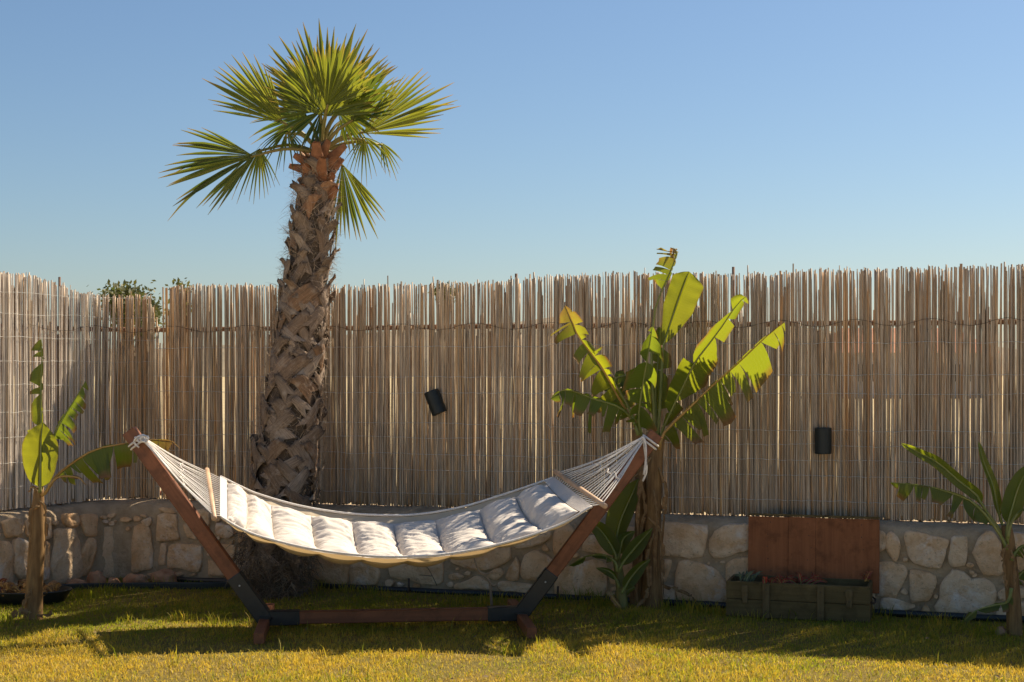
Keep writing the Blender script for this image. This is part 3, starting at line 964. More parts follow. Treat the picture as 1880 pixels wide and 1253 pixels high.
# loose fibres on the trunk and the tangled skirt at the foot
def fibre_strand(mb, p, d, L, w, droop, seg=4, wild=.3):
    pts = []
    q = Vector(p); d = Vector(d).normalized()
    for i in range(seg + 1):
        pts.append(q.copy())
        q += d * (L / seg)
        d = (d + Vector((random.gauss(0, wild), random.gauss(0, wild), random.gauss(0, wild) - droop))).normalized()
    side = Vector((random.gauss(0, 1), random.gauss(0, 1), random.gauss(0, .4))).normalized()
    mb.ribbon(pts, [w * (1 - .8 * i / seg) for i in range(seg + 1)], side)
mb = MB()
for i in range(6500):
    py = 305 + rnd() ** 1.1 * 640
    c, r = trunk_at(py)
    a = ru(0, 6.283)
    n_ = Vector((math.sin(a), -math.cos(a), 0))
    wild_up = max(0, (600 - py) / 300)
    d = n_ * ru(.3, .9) + Vector((-n_.y, n_.x, 0)) * random.gauss(0, .9) + Vector((0, 0, random.gauss(.1, .6)))
    fibre_strand(mb, c + n_ * r * ru(.9, 1.16), d, ru(.03, .10) * (1 + .6 * wild_up * rnd()), ru(.0012, .0038), .12, 3)
f1 = mb.build("trunk_fibre", M['fibre'], palm); tag(f1, kind="stuff")
mb = MB()
for i in range(3600):
    a = ru(0, 6.283); h = rnd()
    n_ = Vector((math.sin(a), -math.cos(a), 0))
    rr = ru(.12, .205) * (1.05 + .22 * math.sin(min(1, h * 1.15) * 2.6))
    c = P(506, 1096, PY0)
    p = Vector((c.x, c.y, .01 + h * .44)) + n_ * rr
    d = n_ * ru(-.1, .6) + Vector((-n_.y, n_.x, 0)) * random.gauss(0, 1.0) + Vector((0, 0, random.gauss(-.2, .5)))
    fibre_strand(mb, p, d, ru(.05, .16), ru(.002, .007), .25, 4, .35)
f2 = mb.build("fibre_skirt", M['fibre_dark'], palm); tag(f2, kind="stuff")

def fan(hx, hy, dy, ang, spread, Rp, tilt, nseg, yellow=.4, dry=.0, droop=.15, split=.5, hub=(588, 282), pet_dy=0.0, sag=0.0):
    """one fan frond; ang in the image plane (deg, 0 right, 90 up), tilt = how far the fan plane leans out of it"""
    h = P(hx, hy, PY0 + dy); s = F / (PY0 + dy); Rm = Rp * 1.09 / s
    A = Vector((math.cos(R(ang)), 0, math.sin(R(ang))))
    S = Vector((-math.sin(R(ang)), 0, math.cos(R(ang))))
    N = Vector((0, -1, 0))
    # tilt about the side axis (leans the fan towards / away) keeps the outline plausible from other sides too
    ta = R(tilt)
    A2 = (A * math.cos(ta) + N * math.sin(ta)).normalized(); A2 = A2 * 1.0
    N2 = (N * math.cos(ta) - A * math.sin(ta)).normalized()
    mb = MB()
    nseg = max(8, int(nseg * .88)); yellow = yellow * .95 + .04; split = min(.62, split + .10)
    dth = 2 * spread / nseg
    for i in range(nseg):
        th = R(-spread + (i + .5) * dth + random.gauss(0, dth * .10))
        d = A2 * math.cos(th) + S * math.sin(th)
        bow = math.sin(math.pi * (i + .5) / nseg)
        if rnd() < .05: continue
        L = Rm * (.70 + .30 * bow) * ru(.86, 1.07) / max(.75, math.cos(ta) ** .5)
        sd_ = (S * math.cos(th) - A2 * math.sin(th))
        wj = 2 * math.tan(R(dth) / 2) * 1.12
        pts, wid, cs = [], [], []
        m = 8
        dr = droop * ru(.4, 1.6) + (ru(.1, .3) if rnd() < .08 else 0)
        # cup the fan: the outer segments come forward
        cup = .18 * (abs(th) / R(max(spread, 1))) ** 2
        for q in range(m + 1):
            t = q / m
            p = h + d * (L * t) + N2 * (cup * L * t) + Vector((0, 0, -dr * L * t ** 2.6 - sag * L * t * t)) + N2 * (.03 * L * math.sin(i * 1.7) * t)
            pts.append(p)
            w = wj * L * t if t < split else wj * L * split * max(0.02, (1 - (t - split) / (1 - split)) ** .75)
            wid.append(max(w, .002))
        yv = min(1, max(0, yellow + random.gauss(0, .18)))
        rows = []
        for q, p in enumerate(pts):
            t = q / m
            dv = 1.0 if (t > .93 and rnd() < .6) else (dry if rnd() < .5 else dry * .5)
            mb.cur = (min(1, max(0, dv + (.35 if t > .85 else 0))), yv, t, 1)
            sv = sd_; w = wid[q] / 2
            fo = .55 if t > .05 else .2
            rows.append([mb.vert(p - sv * w + N2 * w * fo), mb.vert(p), mb.vert(p + sv * w + N2 * w * fo)])
        for a_, b_ in zip(rows, rows[1:]):
            mb.face(a_[0], a_[1], b_[1], b_[0]); mb.face(a_[1], a_[2], b_[2], b_[1])
    mb.cur = (0, 0, 0, 1)
    fr = mb.build("frond", M['palm'], palm, smooth=False)
    hb = P(hub[0], hub[1], PY0 + pet_dy)
    mid = (hb + h) / 2 + Vector((0, 0, .04)) 
    pm = MB(); pts = catmull([hb, mid, h + A2 * .02], 8)
    pm.tube(pts, [.016 - .008 * q / 7 for q in range(8)], 6)
    pm.build("petiole", M['petiole'], fr)
    return fr
random.seed(91)
fan(601, 206, .06, 92, 66, 168, -12, 36, .45, .02, .03, .50)
fan(612, 214, .16, 68, 50, 158, -18, 26, .55, .05, .05, .48)
fan(598, 214, -.10, 84, 78, 122, 22, 34, .75, .0, .05, .55)
fan(590, 200, .22, 112, 52, 150, -20, 28, .35, .0, .04, .5)
fan(519, 227, -.02, 136, 34, 152, 12, 22, .55, .05, .06, .52)
fan(466, 287, -.05, 194, 45, 156, 8, 26, .30, .06, .06, .50)
fan(477, 273, .08, 262, 40, 96, 25, 18, .40, .0, .10, .30)
fan(666, 245, -.03, 25, 31, 170, 10, 22, .60, .12, .02, .55)
fan(668, 252, .10, 285, 55, 72, 20, 18, .45, .0, .25, .25)
fan(628, 301, .14, 285, 28, 150, 10, 18, .55, .04, .02, .50)
fan(527, 240, .05, 262, 60, 72, 25, 20, .25, .0, .25, .25)
fan(636, 212, .20, 292, 62, 70, 15, 20, .75, .0, .15, .3)
fan(565, 215, .12, 168, 48, 112, -15, 22, .25, .0, .10, .4)
fan(590, 205, .0, 200, 60, 85, 40, 24, .15, .0, .12, .5)
fan(620, 205, .05, -8, 55, 95, 38, 24, .45, .0, .12, .5)
fan(645, 225, -.06, 52, 40, 120, 20, 20, .40, .0, .08, .45)
fan(600, 196, -.14, 60, 45, 118, 30, 22, .65, .02, .06, .5)
fan(592, 210, -.06, 128, 42, 112, 26, 22, .5, .0, .06, .5)
fan(700, 262, .25, 300, 30, 60, 10, 10, .45, .0, .15, .3, pet_dy=.05)
# red-brown cut petiole stubs round the crown's foot
for (x0, y0, x1, y1, dy, w) in [(598, 300, 634, 267, -.04, .030), (590, 290, 603, 258, -.05, .026), (585, 320, 580, 262, -.09, .040), (566, 300, 540, 285, -.05, .026), (562, 312, 531, 305, .0, .024),
                                (575, 300, 556, 280, .06, .026), (572, 345, 560, 300, -.06, .034), (596, 345, 612, 320, -.05, .030), (604, 318, 628, 292, .05, .028), (570, 372, 552, 340, -.07, .03),
                                (588, 330, 592, 290, -.10, .034), (600, 368, 618, 345, -.06, .03)]:
    a, b = P(x0, y0, PY0 + dy * .6), P(x1, y1, PY0 + dy * 1.6)
    m = MB(); d = b - a
    rws = []
    sdv = d.cross(Vector((0, -1, .15))).normalized(); nv_ = sdv.cross(d).normalized(); sg_ = -1 if nv_.y > 0 else 1
    for q_ in range(7):
        t_ = q_ / 6; ww = w * (1.45 - .75 * t_); cen = a + d * (t_ + (.05 * math.sin(t_ * 3)))
        rws.append([cen + sdv * (ww * math.sin(th_)) + nv_ * sg_ * (ww * .45 * math.cos(th_)) + d * (.06 * nz((th_ * 2, x0, t_)) if q_ == 6 else 0) for th_ in [k_ * 2 * math.pi / 10 for k_ in range(11)]])
    m.grid(rws)
    m.build("petiole_stub", M['stub'], palm)

# ------------------------------------------------------------------ hammock stand
random.seed(5)
YL, YR = 8.20, 8.36
stand = empty("hammock_stand", P(720, 1150, 8.28)); stand.location.z = 0
tag(stand, "red-brown wooden hammock stand with two slanted posts and black steel joints", "hammock stand")
LK, RK = P(486, 1141, YL), P(957, 1138, YR)
LT, RT = P(237, 791, YL), P(1205, 796, YR)
LK.z = RK.z = .072; 
ld, rd = (LT - LK).normalized(), (RT - RK).normalized()
upv = Vector((0, 1, 0))
def part_beam(name, a, b, w, h, mat, up=(0, 1, 0), bev=.005, parent=None):
    """beam whose length runs along its own X so the grain follows it"""
    a, b = Vector(a), Vector(b); d = b - a; L = d.length
    m = MB(); m.beam((0, 0, 0), (L, 0, 0), h, w, (0, 0, 1), bev)
    o = bpy.data.objects.new(name, m.mesh(name, mat, False)); col.objects.link(o)
    x = d.normalized(); y = Vector(up); y = (y - x * y.dot(x)).normalized(); z = x.cross(y)
    rot = Matrix((x, y, z)).transposed().to_4x4()
    o.parent = parent or stand
    o.matrix_basis = Matrix.Translation(a - Vector((parent or stand).location)) @ rot
    return o
# part_beam: h runs along `up` axis (depth), w along the remaining axis
part_beam("post", LK + ld * .02, LT, .082, .058, M['post_wood'])
part_beam("post", RK + rd * .02, RT, .082, .058, M['post_wood'])
part_beam("beam", LK + (RK - LK) * .02, RK - (RK - LK) * .02, .072, .058, M['post_wood'])
for K_, d_, o_ in ((LK, ld, (RK - LK).normalized()), (RK, rd, (LK - RK).normalized())):
    part_beam("steel_sleeve", K_ - d_ * .03, K_ + d_ * .30, .092, .068, M['black_metal'])
    part_beam("steel_sleeve", K_ + o_ * -.02, K_ + o_ * .20, .083, .069, M['black_metal'])
    side = Vector((0, -1, 0))
    for t_ in (.235,):
        m = MB(); c = K_ + d_ * t_ + Vector((0, -.036, 0))
        m.tube([c, c + Vector((0, -.004, 0)), c + Vector((0, -.006, 0))], [.0055, .0055, .003], 8); m.build("bolt", M['zinc'], stand)
fd = Vector((.11, -1, 0)).normalized()
for K_ in (LK, RK):
    g0 = Vector((K_.x, K_.y, .045))
    part_beam("foot", g0 - fd * .50, g0 + fd * .50, .062, .058, M['post_wood'], up=(1, 0, 0))
    part_beam("foot_bracket", g0 + fd * .06 + Vector((0, 0, .034)), g0 - fd * .06 + Vector((0, 0, .034)), .012, .07, M['black_metal'], up=(1, 0, 0), bev=.002)

# ------------------------------------------------------------------ hammock
hammock = empty("hammock", P(720, 1010, 8.2))
tag(hammock, "cream quilted hammock with rope ends slung between the posts of the wooden stand", "hammock")
near = [(404, 950), (440, 971), (480, 987), (560, 1007), (640, 1019), (720, 1024), (800, 1021), (880, 1009), (960, 989), (1030, 964), (1087, 931)]
far = [(404, 876), (440, 894), (475, 909), (545, 929), (620, 942), (690, 947), (765, 946), (845, 933), (910, 914), (965, 896), (1017, 878)]
NE = catmull([P(x, y, 7.80 + .08 * i / 10) for i, (x, y) in enumerate(near)], 121)
FE = catmull([P(x, y, 8.62 + .08 * i / 10) for i, (x, y) in enumerate(far)], 121)
def edge(E, u):
    t = min(max(u, 0), 1) * 120; i = min(int(t), 119)
    return E[i].lerp(E[i + 1], t - i)
SEAMS = [.035, .128, .235, .333, .435, .540, .640, .748, .858, .965]
def surf(u, v):
    a, b = edge(NE, u), edge(FE, u)
    sag = .115 * (math.sin(math.pi * min(max(u, 0), 1)) ** .7 if 0 < u < 1 else 0)
    p = a.lerp(b, v)
    p.z -= sag * 4 * v * (1 - v)
    return p
def seam_a(u):
    for a, b in zip(SEAMS, SEAMS[1:]):
        if a <= u <= b: return (u - a) / (b - a)
    return 0.0
# sling underneath with slack bulges
mb = MB(); rows = []
for i in range(181):
    u = i / 180; a = seam_a(u)
    row = []
    for j in range(25):
        v = j / 24; p = surf(u, v)
        p.z -= .006 + .040 * (math.sin(math.pi * a) ** .8) * (4 * v * (1 - v)) ** .7
        p.z += .003 * nz((u * 30, v * 8, 1))
        row.append(p)
    rows.append(row)
mb.grid(rows)
mb.build("sling", M['sling'], hammock)
def edge_tube(E, v):
    m = MB(); m.tube([surf(i / 90, v) + Vector((0, 0, .004)) for i in range(91)], .0075, 6)
    m.build("edge_rope", M['rope'], hammock)
edge_tube(NE, 0.0); edge_tube(FE, 1.0)
def pad(k, u0, u1):
    mb = MB(); n, m = 34, 72; top, bot = [], []
    for i in range(n + 1):
        a = i / n; u = u0 + (u1 - u0) * a; rt, rb = [], []
        for j in range(m + 1):
            b = j / m; v = .075 + .85 * b
            e = .0008
            p = surf(u, v)
            tu = surf(u + e, v) - surf(u - e, v); tv = surf(u, v + e) - surf(u, v - e)
            nn = tu.cross(tv).normalized()
            if nn.z < 0: nn = -nn
            fa = max(0, 1 - abs(2 * a - 1) ** 2.6) ** .55; fb = max(0, 1 - abs(2 * b - 1) ** 7) ** .5
            puff = .062 * fa * fb
            # creases run across the seams, stronger near them, sheared
            sh = 2.2 * a + .8 * math.sin(a * 3 + k)
            w1 = nz((b * 21 + sh * .8 + k * 7, a * 1.6, k * 3.1)); w2 = nz((b * 46 + sh + k * 5, a * 3.0 + 4, k * 1.7))
            gat = .45 + .9 * abs(2 * a - 1) ** 1.5
            cre = -abs(w1) * .030 - abs(w2) * .016
            puff += cre * gat * min(1, fa * fb * 2.5) + .006 * nz((a * 4, b * 5, k))
            rt.append(p + nn * (puff + .004)); rb.append(p + nn * .001)
        top.append(rt); bot.append(rb)
    T = mb.grid(top); B = mb.grid([r for r in bot])
    for i in range(n):
        mb.face(T[i][0], T[i + 1][0], B[i + 1][0], B[i][0]); mb.face(T[i][m], B[i][m], B[i + 1][m], T[i + 1][m])
    for j in range(m):
        mb.face(T[0][j], B[0][j], B[0][j + 1], T[0][j + 1]); mb.face(T[n][j], T[n][j + 1], B[n][j + 1], B[n][j])
    mb.build("cushion", M['canvas'], hammock)
for k, (a, b) in enumerate(zip(SEAMS, SEAMS[1:])): pad(k, a, b)
# end panels of flat cloth
for (u0, u1) in ((0.0, .035), (.965, 1.0)):
    mb = MB(); rows = []
    for i in range(7):
        u = u0 + (u1 - u0) * i / 6
        rows.append([surf(u, .0 + 1.0 * j / 30) + Vector((0, 0, .006 + .002 * nz((i, j * .5, 3)))) for j in range(31)])
    mb.grid(rows); mb.build("end_panel", M['canvas'], hammock)
# spreader bars
bars = [(P(380, 864, 8.64), P(393, 951, 7.76)), (P(1020, 867, 8.72), P(1110, 929, 7.86))]
for a, b in bars:
    m = MB(); d = (b - a)
    m.tube([a - d * .015, a - d * .012, a + d * .5, b + d * .012, b + d * .015], [.011, .0155, .0155, .0155, .011], 12)
    m.build("spreader_bar", M['bar_wood'], hammock)
# ropes: anchor -> bar -> cloth
AL, AR = P(262, 806, 8.16), P(1181, 806, 8.32)
NR = 21
for (A_, (bf, bn), u) in ((AL, bars[0], 0.0), (AR, bars[1], 1.0)):
    for i in range(NR):
        q = (i + .5) / NR
        pb = bn.lerp(bf, .02 + .96 * q); pc = surf(u, .01 + .98 * q)
        a0 = A_ + Vector((0, ru(-.012, .012), ru(-.012, .012)))
        sagv = Vector((0, 0, -.012 - .01 * rnd()))
        mid = a0.lerp(pb, .5) + sagv
        m = MB(); m.tube(catmull([a0, mid, pb], 9) + [pc], .0036, 5, False)
        m.build("rope", M['rope'], hammock)
    # cross cord laced through the fan of ropes
    pts = []
    for i in range(NR):
        q = (i + .5) / NR
        pb = bn.lerp(bf, .02 + .96 * q)
        pts.append(A_.lerp(pb, .58 + .03 * math.sin(i * 1.1)) + Vector((0, 0, -.012 + (.004 if i % 2 else -.004))))
    m = MB(); m.tube(pts, .0026, 4, False); m.build("lacing_cord", M['rope'], hammock)
# knots and loops round the posts
def loop_round(c, axis, rx, rz, thick, n=20, name="rope_loop"):
    ax = Vector(axis).normalized(); x = Vector((0, 1, 0)); z = ax.cross(x).normalized()
    m = MB(); pts = [c + x * rx * math.cos(k * 2 * math.pi / n) + z * rz * math.sin(k * 2 * math.pi / n) for k in range(n + 1)]
    m.tube(pts, thick, 6, False); m.build(name, M['rope'], hammock)
for q, (tt, K_) in enumerate(((.06, 0), (.085, 1))):
    loop_round(LT - ld * (.075 + .022 * q), ld, .040, .054, .0065)
    loop_round(RT - rd * (.055 + .022 * q), rd, .040, .054, .0065)
for pts in ([P(248, 803, 8.15), P(256, 812, 8.13), P(268, 808, 8.13), P(264, 799, 8.14), P(252, 803, 8.13), P(246, 812, 8.14), P(255, 822, 8.13)],
            [P(1178, 803, 8.30), P(1183, 806, 8.29), P(1186, 825, 8.29), P(1185, 850, 8.29), P(1182, 872, 8.29)],
            [P(1181, 806, 8.31), P(1184, 830, 8.30), P(1186, 848, 8.30), P(1186, 868, 8.30), P(1180, 884, 8.30)],
            [P(262, 800, 8.14), P(272, 803, 8.12), P(268, 812, 8.12), P(258, 808, 8.12), P(262, 800, 8.12)]):
    m = MB(); m.tube(catmull(pts, 18), .006, 6); m.build("rope_tail", M['rope'], hammock)

# ------------------------------------------------------------------ banana plants
def leaf(parent, pts, Y, wl, wr, al=15, ar=15, tears=0, dry=0.0, yel=.4, t0=.25, droop=.0, dryt=None, rib='midrib', dys=None, mat='banana', gap=.35, shape='long', curl=.12, ribr=.007, name="leaf"):
    """pts in photo pixels along the midrib, base to tip; wl / wr half widths in px left / right of the way up"""
    s = F / Y
    p3 = [P(x, y, Y + (dys[i] if dys else 0)) for i, (x, y) in enumerate(pts)]
    n = 49; C = catmull(p3, n)
    tears_in = tears
    rm = MB(); rm.tube(C[::4], [ribr * (1.6 - 1.35 * i / 12) for i in range(13)], 6)
    mb = MB()
    def frame(t):
        f = t * (n - 1); i = min(int(f), n - 2)
        p = C[i].lerp(C[i + 1], f - i); T = (C[min(i + 2, n - 1)] - C[max(i - 1, 0)]).normalized()
        return p, T
    def prof(t):
        q = (t - t0) / (1 - t0)
        if q <= 0 or q >= 1: return .02
        if shape == 'paddle': return max(.02, min(1, (1 - q) * 4.5) ** .7 * min(1, q * 3.2) ** .7 * (.82 + .18 * q))
        if shape == 'wide': return max(.02, math.sin(math.pi * q ** .8) ** .8)
        return max(.02, min(1, q * 5) ** .6 * (1 - q ** 4) ** .6)
    for sgn, w, a0 in ((1, wl, al), (-1, wr, ar)):
        if w <= 0: continue
        w = w * (.92 if tears else 1)
        if tears: tears = int(tears_in * ru(1.3, 1.9)) + 1
        ns = max(1, tears)
        cuts = sorted([t0] + [t0 + (1 - t0) * (k + ru(-.48, .48)) / ns for k in range(1, ns) if rnd() > .3] + [1.0])
        for c0, c1 in zip(cuts, cuts[1:]):
            if tears > 4 and rnd() < .03: continue
            ja = random.gauss(0, 20 if tears else 3); jd = ru(.4, 1.9); jl = ru(.55, 1.12) if tears else 1
            nu = max(2, int((c1 - c0) * 26)) if tears else 22
            nq = 6; rows = []; g_ = min(.9, gap * ru(.2, 2.4)) if tears else 0
            yv = min(1, max(0, yel + random.gauss(0, .12)))
            ddir = random.gauss(.05, .20) if tears else 0
            for i in range(nu + 1):
                f = i / nu; row = []
                for j in range(nq + 1):
                    q = j / nq
                    fc = .5 + (f - .5) * (1 - g_ * q ** 1.3)
                    t = c0 + (c1 - c0) * fc
                    p, T = frame(t)
                    L = Vector((-T.z, 0, T.x)) * sgn
                    if L.length < 1e-4: L = Vector((sgn, 0, 0))
                    L.normalize()
                    ang = R(a0 + ja * q)
                    W = w / s * prof(t) * jl
                    if tears: W *= 1 + .10 * nz((t * 40, sgn, c0 * 9))
                    d = L * math.cos(ang) + Vector((0, -1, 0)) * math.sin(ang)
                    pp = p + d * (W * q) + Vector((0, 0, -1)) * (droop * jd * W * q * q) + T * (ddir * W * q * q) + Vector((0, 1, 0)) * (curl * W * q * q)
                    pp += Vector((0, 1, 0)) * (.006 * q * nz((t * 14, q * 2, c0 * 5)) + .02 * W * math.sin(t * 60) * q)
                    dv = dry
                    if dryt is not None: dv = max(dv, dryt * max(0, (t - .55) / .45))
                    if tears: dv = max(dv, (q - .62) * 2.6 * (.35 + .65 * abs(math.sin(c0 * 91))) if q > .62 else 0)
                    elif q > .95: dv = max(dv, .5)
                    row.append(((pp.x, pp.y, pp.z), (min(1, dv), yv, t, 1)))
                rows.append(row)
            idx = [[mb.vert(p, c) for p, c in r] for r in rows]
            for a_, b_ in zip(idx, idx[1:]):
                for q in range(nq): mb.face(a_[q], a_[q + 1], b_[q + 1], b_[q])
    key = {}; remap = []; nv, nc = [], []
    for p, c in zip(mb.v, mb.c):
        kk = (round(p[0], 5), round(p[1], 5), round(p[2], 5))
        if kk not in key: key[kk] = len(nv); nv.append(p); nc.append(c)
        remap.append(key[kk])
    mb.v, mb.c = nv, nc; nf = []
    for f in mb.f:
        g2 = tuple(dict.fromkeys(remap[q] for q in f))
        if len(g2) > 2: nf.append(g2)
    mb.f = nf; mb.m = [0] * len(nf)
    lf = mb.build(name, M[mat], parent)
    rm.build("midrib", M[rib], lf)
    return lf
def stem(parent, pts, Y, rpx, mat='stem', n=22, name="stem", rough=.10):
    s = F / Y; C = catmull([P(x, y, Y) for x, y in pts], n); rr = np.interp(np.linspace(0, 1, n), np.linspace(0, 1, len(rpx)), rpx)
    mb = MB(); m = 14; rings = []
    for i, c in enumerate(C):
        ring = []
        for k in range(m):
            a = k * 2 * math.pi / m
            r = rr[i] / s * (1 + rough * nz((math.cos(a) * 1.8, math.sin(a) * 1.8, i * .22 + Y)) + .06 * (1 if k % 4 == 0 else 0))
            ring.append(mb.vert(c + Vector((math.cos(a) * r, math.sin(a) * r, 0))))
        rings.append(ring)
    for a_, b_ in zip(rings, rings[1:]):
        for k in range(m): mb.face(a_[k], a_[(k + 1) % m], b_[(k + 1) % m], b_[k])
    mb.face(*rings[-1])
    return mb.build(name, M[mat], parent)

# left plant
random.seed(101)
YA = 8.5
A_ = empty("banana_plant", P(62, 1140, YA)); A_.location.z = 0
tag(A_, "young banana plant with torn leaves at the far left before the sunlit reed fence", "banana plant", "banana plants in the garden")
stem(A_, [(60, 1142), (63, 1080), (68, 1000), (70, 940), (72, 895)], YA, [17, 15, 14.5, 12, 8])
leaf(A_, [(73, 905), (75, 840), (76, 780), (75, 715), (77, 664), (76, 623)], YA + .05, 36, 8, 28, 45, 9, .05, .55, .22, .15, .3)
leaf(A_, [(73, 905), (74, 886), (75, 830), (76, 800), (79, 776)], YA - .06, 36, 33, 10, 8, 0, 0, .95, .18, 0, shape='wide')
leaf(A_, [(74, 905), (86, 850), (100, 799), (116, 767), (138, 733), (157, 700)], YA - .01, 5, 34, 30, 12, 10, .0, .25, .32, .35, .2, gap=.25)
leaf(A_, [(76, 910), (84, 905), (97, 884), (107, 871), (133, 850), (163, 831), (194, 820), (235, 814), (268, 808), (312, 809), (330, 824)], YA - .03, 5, 52, 60, 8, 15, .06, .35, .30, .25, .95, rib='midrib_old', gap=.3)
leaf(A_, [(90, 893), (97, 884), (112, 875), (143, 877), (158, 891)], YA - .08, 3, 4, 10, 10, 3, 1, .4, .3, 0, mat='dry', rib='midrib_old', name="dead_leaf")
for (p_, w1, w2) in (([(72, 905), (60, 895), (52, 905)], 4, 5), ([(72, 930), (58, 935), (55, 960), (58, 1000)], 5, 6), ([(72, 920), (82, 930), (84, 970), (82, 1010)], 5, 5),
                     ([(60, 1080), (45, 1105), (35, 1135)], 7, 7), ([(58, 1125), (35, 1122), (12, 1140)], 12, 9), ([(66, 1130), (90, 1128), (96, 1120)], 5, 5)):
    leaf(A_, p_, YA - .05, w1, w2, 25, 25, 3, 1, .5, .0, .1, mat='dry', rib='dry_rib', name="dead_leaf", ribr=.003)

# big plant behind the right post
random.seed(111)
YB = 8.92
B_ = empty("banana_plant", P(1195, 1118, YB)); B_.location.z = 0
tag(B_, "largest banana plant with two shaggy stems and tall torn leaves behind the right post", "banana plant", "banana plants in the garden")
stem(B_, [(1196, 1122), (1198, 1050), (1198, 980), (1200, 900), (1206, 830), (1212, 800)], YB, [19, 15, 15, 14, 13, 9], rough=.25)
stem(B_, [(1168, 1112), (1172, 1040), (1176, 960), (1176, 890), (1172, 830), (1168, 790)], YB + .06, [12, 11, 11, 10, 9, 7], rough=.25)
leaf(B_, [(1207, 820), (1212, 740), (1216, 660), (1219, 631), (1241, 564), (1255, 525), (1265, 499)], YB + .02, 30, 38, 22, 12, 0, .0, .9, .50, .0, .0, shape='paddle')
leaf(B_, [(1204, 820), (1200, 740), (1196, 650), (1203, 567), (1225, 513), (1243, 465), (1231, 455)], YB + .06, 42, 4, 18, 40, 9, .05, .45, .60, .15, .9, gap=.3)
leaf(B_, [(1176, 800), (1162, 775), (1139, 736), (1107, 679), (1088, 653), (1062, 618), (1050, 590), (1037, 561)], YB - .03, 62, 30, 14, 35, 8, .08, .8, .22, .25, .75, rib='midrib_old', gap=.35, dys=[0, -.02, -.06, -.14, -.2, -.26, -.3, -.32])
leaf(B_, [(1172, 800), (1160, 770), (1135, 747), (1088, 732), (1040, 716), (1010, 733)], YB - .10, 40, 12, 22, 30, 11, .0, .25, .25, .45, .2, gap=.25, dys=[0, 0, -.06, -.15, -.22, -.25])
leaf(B_, [(1178, 800), (1172, 770), (1178, 720), (1190, 650), (1198, 600)], YB - .06, 44, 42, 25, 20, 6, .0, .35, .12, .35, .1, gap=.3, dys=[0, -.04, -.1, -.18, -.22])
leaf(B_, [(1206, 820), (1205, 770), (1204, 720), (1208, 660), (1212, 600)], YB + .10, 34, 38, 10, 15, 5, .0, .45, .25, .2, .1, gap=.3)
leaf(B_, [(1210, 822), (1216, 790), (1238, 743), (1266, 685), (1282, 657), (1317, 612), (1352, 561), (1369, 545)], YB + .0, 34, 36, 35, 12, 4, .0, .6, .16, .05, .1, gap=.3, dys=[0, 0, -.05, -.12, -.18, -.26, -.34, -.38])
leaf(B_, [(1210, 826), (1220, 794), (1266, 749), (1305, 711), (1356, 666), (1407, 618), (1440, 592)], YB - .06, 6, 58, 40, 10, 12, .0, .6, .12, .35, .35, rib='midrib_old', gap=.28, dys=[0, 0, -.08, -.16, -.28, -.38, -.45])
leaf(B_, [(1172, 790), (1150, 740), (1128, 700), (1150, 690), (1200, 690)], YB + .14, 30, 30, 10, 10, 5, .0, .2, .2, .2)
for (p_, w1, w2, dy) in (([(1195, 840), (1180, 870), (1172, 930), (1170, 1000)], 8, 9, -.10), ([(1210, 860), (1222, 900), (1218, 960), (1214, 1020)], 7, 8, -.08), ([(1172, 870), (1150, 890), (1146, 950), (1150, 985)], 9, 9, .0),
                         ([(1200, 900), (1206, 950), (1203, 1010), (1206, 1060)], 9, 8, -.11), ([(1176, 880), (1184, 930), (1178, 990), (1182, 1060)], 8, 8, -.06), ([(1190, 950), (1212, 980), (1216, 1040), (1218, 1100)], 8, 8, -.10),
                         ([(1180, 1020), (1168, 1060), (1172, 1110)], 8, 9, -.03), ([(1190, 1080), (1184, 1098), (1166, 1120)], 12, 9, -.14), ([(1200, 1068), (1230, 1078), (1262, 1090), (1282, 1108)], 7, 8, -.02), ([(1200, 980), (1190, 1030), (1194, 1100)], 10, 9, -.12)):
    leaf(B_, p_, YB + dy + .03, w1 * .8, w2 * .8, 45, 45, 3, 1, ru(.0, .6), .0, .05, mat='dry', rib='dry_rib', name="dead_leaf", curl=.5, ribr=.003)

# sucker in front of it
random.seed(121)
YC = 8.86
C_ = empty("banana_plant", P(1142, 1118, YC)); C_.location.z = 0
tag(C_, "small dark green banana sucker right of the right post, in front of the stone wall", "banana plant", "banana plants in the garden")
stem(C_, [(1142, 1122), (1140, 1080), (1134, 1040), (1130, 1005)], YC, [11, 9.5, 8, 5], 'stem_green')
leaf(C_, [(1131, 1015), (1130, 1000), (1137, 962), (1150, 930), (1164, 900), (1172, 880)], YC + .03, 30, 20, 15, 25, 0, 0, .45, .15, 0, shape='wide')
leaf(C_, [(1131, 1030), (1129, 1016), (1115, 991), (1096, 968), (1066, 956)], YC - .03, 18, 20, 30, 20, 0, 0, .30, .2, .1, shape='wide')
leaf(C_, [(1133, 1050), (1129, 1033), (1110, 1020), (1077, 1022), (1044, 1040)], YC - .08, 14, 11, 40, 40, 3, 0, .05, .3, .2)
leaf(C_, [(1137, 1080), (1133, 1068), (1123, 1053), (1110, 1046), (1094, 1043)], YC - .06, 9, 9, 20, 30, 0, .1, .1, .3, .2, shape='wide')
leaf(C_, [(1136, 1050), (1144, 1033), (1164, 1008), (1180, 990), (1198, 970)], YC - .08, 16, 16, 20, 30, 0, 0, .3, .2, .1, shape='wide')
leaf(C_, [(1141, 1090), (1148, 1078), (1156, 1064), (1175, 1041), (1194, 1027)], YC - .10, 14, 15, 25, 25, 0, 0, .15, .2, .1, shape='wide')
leaf(C_, [(1134, 1030), (1139, 1008), (1146, 987), (1166, 975)], YC - .02, 16, 16, 25, 30, 0, 0, .05, .2, .2, shape='wide')
leaf(C_, [(1142, 1100), (1152, 1085), (1166, 1078)], YC + .02, 6, 6, 20, 20, 0, 0, .9, .2, .1)
